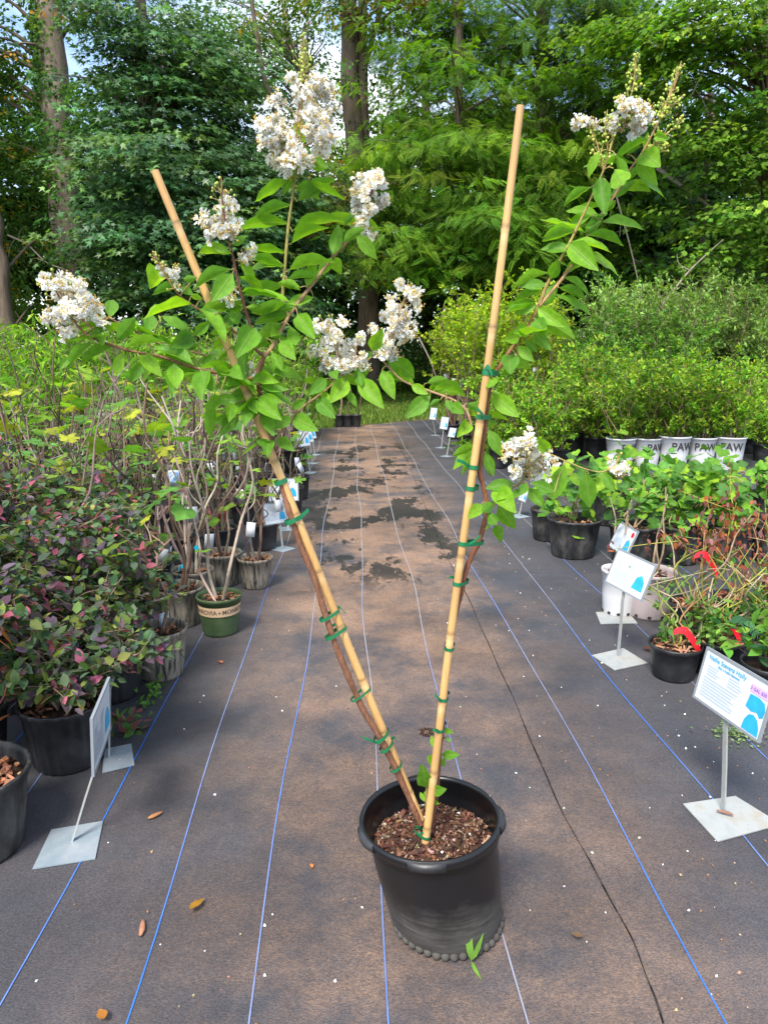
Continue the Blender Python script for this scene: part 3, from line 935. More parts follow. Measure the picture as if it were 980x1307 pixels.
def bush(name, label, cat, H, spread, nstem, leaf, leaf_len, cols, nleaf, potmat, r, h, group=None, lo=.35, twig=.22, up=.3, stemr=.006, tags=0, barkc=None, rib=0.0, hang=0.0, dv=.18, arch=0.0, top=False, wid=1.0, chips=0):
    """a bushy potted plant: stems, side twigs and one mesh of small leaves"""
    root = empty(name, (0, 0, 0), label, cat, group)
    make_pot(root, r, h, potmat, rib=rib, n=26 if not rib else 132, chips=chips)
    mb = MB()
    lp, ld, ln = [], [], []
    per = max(1, nleaf // (nstem * 9))
    for i in range(nstem):
        a = 6.283 * i / nstem + RNG.uniform(-.4, .4)
        hh = H * RNG.uniform(.72, 1.0)
        sp_ = spread * RNG.uniform(.25, 1.0)
        b0 = np.array([math.cos(a) * .025, math.sin(a) * .025, h * .8])
        e_ = np.array([math.cos(a) * sp_, math.sin(a) * sp_, hh - arch * sp_])
        P = stick(b0, e_, 3, .03 * H)
        if arch:
            P[:, 2] += arch * spread * 1.2 * np.sin(np.linspace(0, math.pi, len(P)))
        col = jitter(barkc or BARKC, 1, .15)[0]
        tube(mb, P, [stemr * 1.2, stemr * .5], 5, col, cap=False)
        for _ in range(9):
            j = int(len(P) * RNG.uniform(lo, .98))
            a2 = RNG.uniform(0, 6.283)
            tl = twig * RNG.uniform(.5, 1.3)
            dd = np.array([math.cos(a2), math.sin(a2), up + RNG.uniform(-.2, .5)])
            e2 = P[j] + dd * tl
            e2[2] -= arch * .2 * tl
            mid_ = (P[j] + e2) / 2 + RNG.normal(0, .02, 3)
            tube(mb, np.array([P[j], mid_, e2]), [stemr * .5, stemr * .25], 3, col, cap=False)
            t = RNG.uniform(.1, 1.05, per)
            pp = P[j] + (e2 - P[j]) * t[:, None] + RNG.normal(0, .012, (per, 3))
            lp.append(pp)
            ld.append(unit(dd) * .55 + RNG.normal(0, .6, (per, 3)) + np.array([0, 0, -hang]))
            ln.append(np.array([0, 0, 1.0]) + RNG.normal(0, .45, (per, 3)))
    mb.build('stem', M['twig'], root)
    lp, ld, ln = np.concatenate(lp), np.concatenate(ld), np.concatenate(ln)
    lm = MB()
    c = jitter(cols, len(lp), dv)
    scatter(lm, leaf, lp, ld, ln, leaf_len * RNG.uniform(.65, 1.25, len(lp)), c, wid)
    lm.build('foliage', M['leaf'], root)
    for i in range(tags):
        a = RNG.uniform(0, 6.28)
        card(root, np.array([math.cos(a) * spread * .5, math.sin(a) * spread * .5 - .03, H * RNG.uniform(.35, .6)]), RNG.uniform(-.6, .6), .07, .11, [SKYPIC, None, GRNPIC][RNG.integers(0, 3)], roll=RNG.normal(0, .25))
    return root

ORD = ['first', 'second', 'third', 'fourth', 'fifth', 'sixth', 'seventh', 'eighth', 'ninth', 'tenth', 'eleventh', 'twelfth', 'thirteenth', 'fourteenth']
ORDB = ['nearest'] + [q + ' nearest' for q in ORD[1:]]
def gpx(x, y):
    return on_ground(x, y, CLOTH_Z + .001)

# ---- left side, along the path: figs in weathered pots
def fig(label, H, ns, sp, nl, pm, r, h, **kw):
    return stem_plant('potted_fig', label, 'fig tree', H, ns, sp, FIG_ME, int(nl * 1.35), .115, pm, r, h, group='fig trees in the left hand rows', **kw)

near = [
    ((207, 860), 'bent fig stem in the grey streaked pot next to the pink and green bush', .8, 2, .3, 3, 'streaked_plastic', .125, .235, 1.2),
    ((232, 795), 'fig with a bright blue ribbon in a grey streaked pot', 1.5, 4, .45, 11, 'streaked_plastic', .128, .22, 2.0),
    ((282, 806), 'pale forked fig in the green pot with a tan lettered band', 1.35, 3, .33, 8, 'green_plastic', .118, .215, .4),
    ((327, 748), 'fig in a grey streaked pot just beyond the green pot', 1.25, 3, .35, 8, 'streaked_plastic', .11, .2, 3.0),
    ((337, 700), 'fig with two fruit cards in a black pot beside the small steel stand', 1.2, 4, .35, 9, 'black_plastic', .115, .21, 4.2),
    ((285, 745), 'fig in a grey streaked pot behind the green pot', 1.45, 4, .4, 9, 'streaked_plastic', .125, .22, 5.1),
    ((248, 765), 'fig with low pale limbs in a cracked pot behind the ribbon fig', 1.4, 4, .4, 8, 'streaked_plastic', .12, .2, .9),
    ((283, 705), 'fig in a black pot in front of the red pot', 1.4, 4, .4, 9, 'black_plastic', .12, .2, 2.6),
    ((275, 682), 'fig standing in the red pot', 1.4, 3, .35, 8, 'red_plastic', .1, .2, 1.9),
    ((368, 655), 'bare twiggy fig in the black pot behind the tilted price sheet', 1.1, 4, .35, 6, 'black_plastic', .15, .26, 3.3),
    ((381, 636), 'small black pot with green sprouts beside the white price sheet', .7, 2, .2, 3, 'black_plastic', .12, .24, 3.9),
    ((374, 602), 'fig with a pale crooked stem in the last black pot of the left row', 1.35, 3, .3, 8, 'black_plastic', .2, .3, 1.0),
]
for (px, lab, H, ns, sp, nl, pm, r, h, rz) in near:
    o = fig(lab, H, ns, sp, nl, pm, r, h, chips=26, rib=.006 if pm != 'green_plastic' else 0, tags=2 if 'cards' in lab else 1, fill=.8, stemr=.0085, twig=2, barkc=[(.45, .38, .32), (.38, .31, .25)] if 'pale' in lab else None)
    o.location = tuple(gpx(*px))
    o.rotation_euler[2] = rz
    if 'ribbon' in lab:
        mb = MB()
        for pts in ([(0, 0, .3), (.015, -.02, .33), (-.005, -.03, .27), (-.05, -.04, .18)], [(0, 0, .31), (.03, -.02, .34), (.05, -.03, .33)]):
            P = smooth_path(pts, 4)
            w = np.array([.004, 0, .012])
            v = np.concatenate([P - w, P + w])
            k = len(P)
            mb.add(v, [(i, i + 1, k + i + 1, k + i) for i in range(k - 1)])
        mb.build('ribbon', M['ribbon_blue'], o)
        o.rotation_euler[2] = 0
    if 'green pot' in lab and 'band' in lab:
        GREEN_POT = o

# lettered band round the green pot
def text_mesh(txt, size, width=None, bold=.0):
    cu = bpy.data.curves.new('lettering', 'FONT')
    cu.body = txt
    cu.size = size
    cu.align_x = 'CENTER'
    cu.align_y = 'CENTER'
    cu.resolution_u = 3
    cu.offset = bold
    ob = bpy.data.objects.new('lettering', cu)
    COL.objects.link(ob)
    dg = bpy.context.evaluated_depsgraph_get()
    me = bpy.data.meshes.new_from_object(ob.evaluated_get(dg))
    v = np.array([q.co[:] for q in me.vertices]) if len(me.vertices) else np.zeros((0, 3))
    f = [tuple(p.vertices) for p in me.polygons]
    bpy.data.objects.remove(ob)
    bpy.data.meshes.remove(me)
    return v, f

def add_poly(mb, v, f, col=(1, 1, 1)):
    by = {}
    for q in f:
        by.setdefault(len(q), []).append(q)
    n0 = mb.n
    first = True
    for s, l in by.items():
        if first:
            mb.add(v, l, col)
            first = False
        else:
            mb.f.append(np.array(l) + n0)

r, h = .118, .215
rb = r * .8
def pot_r(z):
    return np.interp(z, [.012, h * .45, h * .84], [rb, rb + (r - rb) * .45, r * .955])
mb = MB()
zz = np.linspace(h * .56, h * .80, 4)
lathe(mb, [(pot_r(z) + .0022, z) for z in zz], 48)
band = mb.build('band', M['tan_band'], GREEN_POT)
GREEN_POT.rotation_euler[2] = 0.0
mb = MB()
def wrap(v, a0):
    z = h * .675 + v[:, 1]
    R_ = pot_r(z) + .0034
    a = a0 + v[:, 0] / r
    return np.stack([R_ * np.cos(a), R_ * np.sin(a), z], 1)
AC = math.radians(-80)
tv, tf = text_mesh('MONROVIA', .034, bold=.0004)
halfw = (tv[:, 0].max() - tv[:, 0].min()) / 2
for s in (-1, 1):
    add_poly(mb, wrap(tv + np.array([s * (halfw + .015), 0, 0]), AC), tf)
mb.build('lettering', M['ink_brown'], band, smooth=False)
mb = MB()
for k in range(6):
    a = k * math.pi / 3
    e = np.array([(.0, 0), (.0035 * math.cos(a + .5), .0035 * math.sin(a + .5)), (.009 * math.cos(a), .009 * math.sin(a)), (.0035 * math.cos(a - .5), .0035 * math.sin(a - .5))])
    e3 = np.concatenate([e, np.zeros((4, 1))], 1)
    mb.add(wrap(e3, AC), [(0, 3, 2, 1)])
mb.build('emblem', M['ink_brown'], band, smooth=False)

protos = [fig('p', 1.5, 5, .42, 16, 'streaked_plastic', .125, .22, tags=2), fig('p', 1.35, 4, .38, 14, 'black_plastic', .13, .23, tags=1),
          fig('p', 1.6, 5, .45, 18, 'black_plastic', .125, .22, tags=2), fig('p', 1.25, 5, .4, 12, 'streaked_plastic', .12, .21, tags=2), fig('p', 1.45, 6, .4, 17, 'black_plastic', .13, .23, tags=1)]
places = ['near the blue ribbon', 'behind the green pot row', 'in the middle of the left block', 'farther down the left block', 'at the far end of the left block']
spots = []
for row, xx in enumerate([-1.22, -1.58, -1.95, -2.35, -2.8, -3.3]):
    for yy in np.arange(3.5 + .12 * row, 10.2, .52 + .05 * row):
        if row == 0 and yy < 3.75: continue
        if row == 0 and yy < 5.4 and RNG.uniform() < .4: continue
        spots.append((xx + RNG.normal(0, .06), yy + RNG.normal(0, .08), row))
spots += [(-.98 + RNG.normal(0, .04), yy, 6) for yy in np.arange(6.4, 10.2, .6)]
cnt = {}
for i, (xx, yy, row) in enumerate(spots):
    depth = ['in the row behind the front pots', 'in the third left hand row', 'in the fourth left hand row', 'in the fifth left hand row', 'in the sixth left hand row', 'in the left row farthest from the path', 'in the far half of the path side row'][row]
    cnt[row] = cnt.get(row, -1) + 1
    inst(protos[i % 5], (xx, yy, CLOTH_Z + .001), RNG.uniform(0, 6.28), RNG.uniform(.85, 1.12), 'twiggy potted fig, ' + ORDB[cnt[row]] + ' ' + depth, 'fig trees in the left hand rows')
for p in protos: drop(p)

# ---- left front: pink, purple and green leaved bushes in ribbed black pots
LORO = [(.1, .18, .085), (.12, .21, .1), (.09, .11, .1), (.19, .12, .17), (.14, .1, .14), (.16, .26, .07), (.15, .21, .14), (.52, .15, .23), (.1, .16, .1), (.26, .31, .08), (.13, .22, .1)]
def loro(label, px, H, sp, pm='black_plastic', r=.17, h=.27, cols=LORO, nl=2700, zup=.3, rz=0):
    o = bush('potted_fringe_bush', label, 'shrub', H, sp, 15, OVATE_S, .047, cols, nl, pm, r, h, 'pink and green leaved bushes at the left front', lo=.25, twig=.2, up=.1, arch=.25, rib=.016, stemr=.005, barkc=[(.16, .1, .08), (.25, .18, .14)], wid=1.25, chips=40)
    o.location = tuple(px)
    o.rotation_euler[2] = rz
    return o
loro('pink and green leaved bush in the black pot behind the nearest left sign', gpx(90, 968), .58, .36, r=.155, h=.25)
loro('dense green bush with pink tips in the ribbed black pot by the second left sign', gpx(142, 885), .72, .27, r=.155, h=.26)
loro('purple and dark green bush behind the two front bushes', (-1.5, 3.0, CLOTH_Z), 1.0, .42)
loro('purplish bush with dull pink shoots at the left edge', (-1.42, 2.45, CLOTH_Z), .82, .4)
loro('tall dark purple bush under the fig leaves at the left', (-1.75, 3.55, CLOTH_Z), 1.12, .45)
loro('greyish purple bush half hidden behind the front row', (-1.45, 3.7, CLOTH_Z), .95, .36)

# the pot with fresh wood chips and a plant with dry brown leaves at the left edge
o = empty('potted_dry_plant', gpx(-30, 1082), 'dry brown leaved plant in a black pot of orange wood chips', 'potted plant')
make_pot(o, .172, .265, 'dusty_plastic', rib=.004, n=80, nrib=26, fill=.8, chips=150, chipcol=((.5, .22, .1), (.4, .17, .09), (.58, .3, .16), (.3, .12, .07)))
mb = MB()
stk = [stick((.0, .0, .2), (-.1, .1, .95), 3, .03), stick((.02, .01, .2), (.03, .05, .75), 3, .02)]
for P in stk: tube(mb, P, [.012, .006], 6, (.28, .18, .1))
mb.build('stem', M['twig'], o)
mb = MB()
tube(mb, [(.1, -.06, .2), (.03, -.02, .62)], [.012, .012], 8, (.62, .52, .4))
mb.build('support_cane', M['twig'], o)
DRY = leaf_meshes('dry_leaf', tpl_strip([(0, 0), (.2, .07), (.5, .1), (.8, .06), (1, 0)], .5, .6), [(.33, .13, .05), (.42, .19, .08), (.24, .09, .04)], .12, lift=.0)
for i in range(46):
    P = stk[i % 2]
    j = RNG.integers(len(P) // 3, len(P))
    a = RNG.uniform(0, 6.28)
    leaf_object('leaf', DRY[i % 3], o, P[j] + RNG.normal(0, .015, 3), np.array([math.cos(a), math.sin(a), RNG.uniform(-1, .1)]), np.array([0, 0, 1]) + RNG.normal(0, .6, 3), RNG.uniform(.09, .17), wid=1.2)

# ---- left back: willowy bright green plants
WIL = [(.2, .38, .03), (.14, .3, .025), (.26, .43, .035), (.1, .22, .025)]
protos = [bush('potted_peach_tree', 'p', 'peach tree', H, .45, 9, LANCE, .14, WIL, 900, 'black_plastic', .15, .26, 'willowy bright green plants', lo=.25, twig=.3, up=.2, hang=.6, tags=1) for H in (1.9, 1.65, 2.05)]
i = 0
for yy in np.arange(10.6, 14.3, .8):
    for xx in np.arange(-6.2, -.9, .75):
        if xx > -1.4 and yy < 12: continue
        inst(protos[i % 3], (xx + RNG.normal(0, .1), yy + RNG.normal(0, .1), CLOTH_Z + .001), RNG.uniform(0, 6.28), RNG.uniform(.85, 1.1), 'willowy bright green plant behind the figs, ' + ORD[int((-xx - .9) / .75 + .3)] + ' from the path, ' + ORDB[int((yy - 10.6) / .8 + .3)] + ' row', 'willowy bright green plants')
        i += 1
for q_, (xx, yy) in enumerate(((-3.6, 5.6), (-3.8, 6.4), (-4.6, 7.4), (-3.2, 7.5), (-3.9, 8.6), (-3.0, 9.4), (-4.4, 9.6))):
    inst(protos[i % 3], (xx, yy, CLOTH_Z + .001), RNG.uniform(0, 6.28), .82, 'willowy narrow leaved plant between the far left figs, ' + ORDB[q_] + ' to the camera', 'willowy green plants at the far left')
    i += 1
for p in protos: drop(p)

# ---- right front: small blueberries with dried red leaves and red ribbons
RED = [(.3, .07, .04), (.24, .09, .08), (.36, .12, .05), (.26, .12, .13), (.2, .07, .06)]
GRB = [(.12, .25, .05), (.16, .3, .06), (.1, .2, .05)]
def red_berry(label, px, r, h, H, red, rz=0, ribbon=1, green=160, lean=(0, 0)):
    o = empty('potted_blueberry', gpx(*px), label, 'blueberry', 'small ribboned blueberries at the right front')
    make_pot(o, r, h, 'black_plastic', n=40, fill=.84, chips=60)
    mb, lg, lr = MB(), MB(), MB()
    tips = []
    for i in range(7):
        a = 6.283 * i / 7 + RNG.uniform(-.4, .4)
        sp_ = RNG.uniform(.1, .3)
        P = stick((0, 0, h * .84), (math.cos(a) * sp_ + lean[0], math.sin(a) * sp_ * .8 + lean[1], h + H * RNG.uniform(.45, 1.0)), 3, .03)
        c = [(.32, .3, .06), (.3, .17, .08), (.38, .3, .2), (.22, .28, .07)][i % 4]
        tube(mb, P, [.006, .003], 6, c)
        for k in range(3):
            j = RNG.integers(len(P) // 3, len(P) - 1)
            Q = stick(P[j], P[j] + RNG.normal(0, .09, 3) + np.array([0, 0, .05]), 1, .01)
            tube(mb, Q, [.003, .0015], 4, c, cap=False)
            tips += [Q[-1], Q[len(Q) // 2]]
        tips += [P[-1], P[-2], P[-3]]
    mb.build('stem', M['twig'], o)
    tips = np.array(tips)
    hi = tips[:, 2] > h + H * .42
    for mbx, cols, k, src, hang in ((lr, RED, int(red), tips[hi] if hi.any() else tips, .9), (lg, GRB, green, tips[~hi] if (~hi).any() else tips, -.1)):
        if k == 0: continue
        p = src[RNG.integers(0, len(src), k)] + RNG.normal(0, .022, (k, 3))
        scatter(mbx, OVATE_S, p, RNG.normal(0, .6, (k, 3)) + np.array([0, 0, -hang]), np.array([0, 0, 1]) + RNG.normal(0, .5, (k, 3)), RNG.uniform(.025, .048, k), jitter(cols, k, .2))
    if red: tag(lr.build('dry_foliage', M['leaf'], o), 'dried red-brown leaves')
    if green: lg.build('foliage', M['leaf'], o)
    if ribbon:
        mb = MB()
        z0 = h + H * (.12 if ribbon == 1 else .45)
        P = smooth_path([(-.03, -.03, z0 + .03), (.01, -.05, z0 + .045), (.05, -.06, z0), (.085, -.06, z0 - .06), (.07, -.07, z0 - .1)], 4)
        w = np.array([.006, 0, .016])
        k = len(P)
        mb.add(np.concatenate([P - w, P + w, P - w + (0, .001, 0), P + w + (0, .001, 0)]), [(i, i + 1, k + i + 1, k + i) for i in range(k - 1)])
        mb.build('ribbon', M['ribbon_red'], o)
    return o
red_berry('small blueberry with a red ribbon in the black pot nearest the path', (858, 862), .118, .165, .3, 0, green=210, lean=(.12, .05))
red_berry('blueberry with wilted red-brown leaves behind the nearest ribboned pot', (880, 808), .12, .18, .52, 230, ribbon=2, green=120)
red_berry('green blueberry in a black pot right behind the lettered sign', (912, 858), .12, .18, .36, 40, green=300, ribbon=1)
red_berry('blueberry with purple dried leaves beside the white cap', (935, 800), .12, .18, .55, 170, ribbon=0, green=130)
red_berry('leafy blueberry at the right edge above the lettered sign', (985, 842), .12, .18, .4, 60, green=260, ribbon=1)
red_berry('blueberry with rusty shoots at the right edge', (990, 780), .12, .18, .5, 130, green=180, ribbon=0)
o = bush('potted_holly', 'glossy young holly peeking over the lettered sign at the right edge', 'holly', .42, .16, 6, OVATE, .075, [(.22, .42, .05), (.14, .32, .05), (.05, .15, .06)], 110, 'black_plastic', .12, .2, lo=.4, twig=.1)
o.location = tuple(gpx(978, 900))

# pale pots by the path
for lab, px, r, h, mt in (('white nursery pot half hidden by the two small signs', (788, 782), .105, .27, 'white_plastic'), ('dusty pink nursery pot behind the middle sign', (826, 784), .14, .27, 'blush_plastic')):
    o = empty('potted_rose', gpx(*px), lab, 'potted plant')
    make_pot(o, r, h, mt, n=40, taper=.84, fill=.8, chips=30)
    mb = MB()
    top = []
    for i in range(3):
        P = stick((.01 * i, 0, h * .8), (RNG.normal(0, .05), RNG.normal(0, .05), h + RNG.uniform(.3, .5)), 3, .015)
        tube(mb, P, [.007, .004], 6, (.36, .27, .17))
        top.append(P[-1])
    mb.build('stem', M['twig'], o)
    lm = MB()
    p = np.array(top)[RNG.integers(0, 3, 36)] + RNG.normal(0, .035, (36, 3))
    scatter(lm, OVATE_S, p, RNG.normal(0, 1, (36, 3)), np.array([0, 0, 1]) + RNG.normal(0, .5, (36, 3)), .045, jitter([(.12, .24, .05)], 36))
    lm.build('foliage', M['leaf'], o)
    mb = MB()
    for i in range(10):       # drain holes near the foot
        a = i * .628
        rr = r * .848
        d = np.array([math.cos(a), math.sin(a), 0])
        t = np.array([-d[1], d[0], 0])
        c = d * (rr + .0015) + np.array([0, 0, .02])
        mb.add([c + t * .012 * math.cos(q) + np.array([0, 0, .009 * math.sin(q)]) for q in np.linspace(0, 6.283, 8, endpoint=False)], [tuple(range(8))])
    mb.build('drain_holes', M['ink_black'], o, smooth=False)
o = empty('upturned_bowl', gpx(925, 735) + np.array([0, .55, .22]), 'pale grey upturned cover on a black pot behind the dried blueberries', 'pot cover')
mb = MB()
lathe(mb, [(.13, 0), (.135, .004), (.12, .05), (.095, .085), (0, .09)], 28)
mb.build('cover', M['white_plastic'], o)
mb = MB()
lathe(mb, pot_profile(.13, .22), 28, (0, 0, -.22))
mb.build('pot', M['black_plastic'], o)
o.location[2] = .22 + CLOTH_Z

# ---- right: grape vines, every leaf its own piece
GR_ME = leaf_meshes('grape_leaf', HEART, [(.12, .3, .035), (.16, .35, .04), (.2, .38, .035), (.1, .24, .045), (.09, .21, .055), (.27, .43, .035), (.11, .27, .05)], .3)
def grape(label, loc, r, h, n, sx, sy, z0, z1, off=(0, 0)):
    o = empty('potted_grape_vine', loc, label, 'grape vine', 'grape vines in black pots on the right')
    make_pot(o, r, h, 'dusty_plastic', n=36, fill=.86, chips=20)
    mb = MB()
    canes = []
    for i in range(5):
        e = np.array([off[0] + RNG.uniform(-1, 1) * sx, off[1] + RNG.uniform(-1, 1) * sy, RNG.uniform(z0, z1)])
        P = stick((0, 0, h * .86), (e[0] * .3, e[1] * .3, max(e[2], z1 * .8)), 2, .03)
        Q = stick(P[-1], e, 3, .04)
        canes.append(np.vstack([P, Q[1:]]))
        tube(mb, canes[-1], [.007, .003], 5, (.34, .24, .15), cap=False)
    mb.build('stem', M['twig'], o)
    for i in range(int(n * 2.3)):
        P = canes[i % 5]
        j = RNG.integers(len(P) // 4, len(P))
        a = RNG.uniform(0, 6.28)
        p = P[j] + RNG.normal(0, .06, 3) * np.array([1, 1, 1.5])
        p[2] = max(p[2], h * .8)
        d = np.array([math.cos(a), math.sin(a) - .3, RNG.uniform(-.7, .3)])
        nr = np.array([d[0] * .5, d[1] * .5 - .8, .75]) + RNG.normal(0, .4, 3)
        leaf_object('leaf', GR_ME[RNG.integers(0, len(GR_ME))], o, p, d, nr, RNG.uniform(.062, .108))
    return o
for lab, px, r, h, n, sx, sy, z0, z1, off in (
        ('grape vine in the big dusty black pot beside the path', (730, 708), .195, .29, 34, .3, .22, .33, .62, (.05, 0)),
        ('grape vine in the smaller black pot just behind the big dusty one', (698, 688), .14, .26, 16, .16, .16, .3, .55, (.1, 0)),
        ('grape vine to the right of the big dusty pot', (805, 716), .17, .28, 42, .32, .22, .2, .66, (0, 0)),
        ('grape vine in the middle of the vine row', (865, 716), .17, .28, 46, .34, .22, .22, .68, (0, 0)),
        ('grape vine above the dried blueberries', (925, 716), .17, .28, 46, .34, .22, .25, .68, (0, 0)),
        ('grape vine at the right end of the vine row', (985, 716), .17, .28, 44, .3, .22, .25, .7, (0, 0)),
        ('grape vine in the second row behind the big dusty pot', (775, 668), .17, .28, 40, .38, .22, .22, .6, (0, 0)),
        ('grape vine in the second row, middle', (845, 668), .17, .28, 42, .38, .22, .24, .58, (0, 0)),
        ('grape vine in the second row under the white pots', (912, 668), .17, .28, 42, .38, .22, .24, .58, (0, 0)),
        ('grape vine in the second row at the right edge', (978, 668), .17, .28, 42, .38, .22, .24, .6, (0, 0))):
    grape(lab, gpx(*px), r, h, n, sx, sy, z0, z1, off)

# ---- right: block of blueberries, white lettered pots along its front
BLU = [(.18, .37, .03), (.23, .43, .035), (.12, .27, .03), (.28, .46, .035), (.09, .21, .035), (.34, .42, .04)]
protos = [bush('potted_blueberry', 'p', 'blueberry', H, .42, 10, OVATE_S, .06, BLU, 2100, pm, .14 if pm[0] == 'b' else .185, .3 if pm[0] == 'b' else .42, lo=.12, twig=.24, barkc=[(.24, .15, .1), (.2, .12, .07), (.3, .2, .14)]) for H, pm in ((1.45, 'white_plastic'), (1.3, 'black_plastic'), (1.45, 'black_plastic'), (1.2, 'black_plastic'))]
tv, tf = text_mesh('PAW', .13, bold=.002)
mb = MB()
rad = .181
a = -math.pi / 2 + tv[:, 0] / rad
add_poly(mb, np.stack([rad * np.cos(a), rad * np.sin(a), .3 + tv[:, 1]], 1), tf)
mb.build('lettering', M['ink_black'], [c for c in protos[0].children if c.name.startswith('pot')][0], smooth=False)
i = 0
for px in (792, 826, 861, 896, 932):
    p = at(px, 560, 9.2 + .08 * (i % 2))
    inst(protos[0], (p[0], p[1], CLOTH_Z + .001), RNG.normal(.1, .25), RNG.uniform(.95, 1.05), 'blueberry in a white lettered pot, ' + ORD[i] + ' from the left', 'blueberries in white pots')
    i += 1
for row, yy in enumerate(np.arange(8.7, 13.4, .68)):
    for xx in np.arange(2.15 if yy < 10.8 else 3.35, 8.2, .62):
        if row <= 1 and xx > 2.9 and row == 0: continue
        if row == 1 and xx > 3.2: continue
        if row == 0 and xx > 2.6: continue
        inst(protos[1 + i % 3], (xx + RNG.normal(0, .14), yy + RNG.normal(0, .14), CLOTH_Z + .001 if yy < 13 else float(terrain(xx, yy)) + .005), RNG.uniform(0, 6.28), RNG.uniform(.72, 1.2), 'bright green blueberry bush, ' + ORD[int((xx - 2.15) / .62 + .3)] + ' from the path, ' + ORDB[row] + ' row of the block', 'blueberries in the dense block')
        i += 1
for p in protos: drop(p)

# ---- right far: tall potted trees, darker shrubs, silvery shrubs on the bank
TAL = [(.34, .47, .025), (.42, .52, .03), (.25, .39, .025), (.18, .32, .025)]
protos = [bush('potted_young_tree', 'p', 'young tree', H, .34, 8, DIAM, .075, TAL, 1500, 'black_plastic', .13, .26, lo=.5, twig=.28, up=.5, stemr=.008, tags=2, barkc=[(.24, .15, .1), (.2, .12, .09), (.28, .2, .15)]) for H in (2.3, 2.05, 2.5)]
i = 0
for yy in np.arange(11.5, 14.6, .62):
    for xx in np.arange(1.8, 3.2, .4):
        inst(protos[i % 3], (xx + RNG.normal(0, .05), yy + RNG.normal(0, .05), CLOTH_Z + .001), RNG.uniform(0, 6.28), RNG.uniform(.88, 1.08), 'tall yellow-green potted tree, ' + ORD[int((xx - 1.8) / .4 + .3)] + ' from the path, ' + ORDB[int((yy - 11.5) / .62 + .3)] + ' row', 'tall yellow-green potted trees')
        i += 1
for p in protos: drop(p)
DKC = [(.11, .26, .035), (.14, .32, .04), (.21, .38, .045), (.08, .2, .03)]
protos = [bush('potted_evergreen', 'p', 'evergreen', H, .4, 10, OVATE_S, .075, DKC, 1400, 'black_plastic', .14, .27, lo=.2, twig=.25, tags=2) for H in (1.75, 1.95)]
for yy in (13.9, 14.6, 15.3):
    for xx in np.arange(3.4, 6.4, .6):
        inst(protos[i % 2], (xx, yy, float(terrain(xx, yy)) + .004), RNG.uniform(0, 6.28), RNG.uniform(.85, 1.05), 'dark green tagged shrub, ' + ORD[int((xx - 3.4) / .6 + .3)] + ' from the left, ' + ORDB[int((yy - 13.9) / .7 + .3)] + ' row', 'dark green shrubs with tags')
        i += 1
for p in protos: drop(p)
SIL = [(.27, .43, .11), (.21, .36, .1), (.34, .5, .13), (.2, .34, .07)]
protos = [bush('potted_willowleaf_shrub', 'p', 'shrub', H, .45, 12, DIAM_N, .085, SIL, 1700, 'black_plastic', .15, .27, lo=.2, twig=.28, up=.6) for H in (1.5, 1.3)]
for yy in (15.4, 16.1, 16.8):
    for xx in np.arange(5.6, 11.6, .62):
        inst(protos[i % 2], (xx, yy, float(terrain(xx, yy)) + .004), RNG.uniform(0, 6.28), RNG.uniform(.95, 1.4), 'greyish green shrub on the bank, ' + ORD[int((xx - 5.6) / .62 + .3)] + ' from the left, ' + ORDB[int((yy - 15.4) / .7 + .3)] + ' row', 'greyish green shrubs on the bank')
        i += 1
for p in protos: drop(p)

# three black pots with thin saplings at the end of the path
for j, px in enumerate((433, 444, 455)):
    o = stem_plant('potted_sapling', 'thin sapling in a black pot, ' + ['left', 'middle', 'right'][j] + ' of the three at the end of the path', 'sapling', 2.0, 1, .15, FIG_ME, 3, .1, 'black_plastic', .105, .24, tags=0, group='three pots at the end of the path', stemr=.016, twig=1, lo=.7)
    p = on_ground(px, 545)
    o.location = (p[0], 14.95, CLOTH_Z + .001)

# low weeds by the far right stands
mb = MB()
k = 500
pos = np.stack([RNG.normal(1.85, .16, k), RNG.uniform(9.6, 11.4, k), RNG.uniform(.01, .14, k)], 1)
scatter(mb, LANCE, pos, RNG.normal(0, .7, (k, 3)) + np.array([0, 0, .6]), rand_unit(k), .11, jitter(WIL, k))
tag(mb.build('weeds', M['leaf']), 'low weeds sprouting at the right edge of the path', 'weeds', kind='stuff')

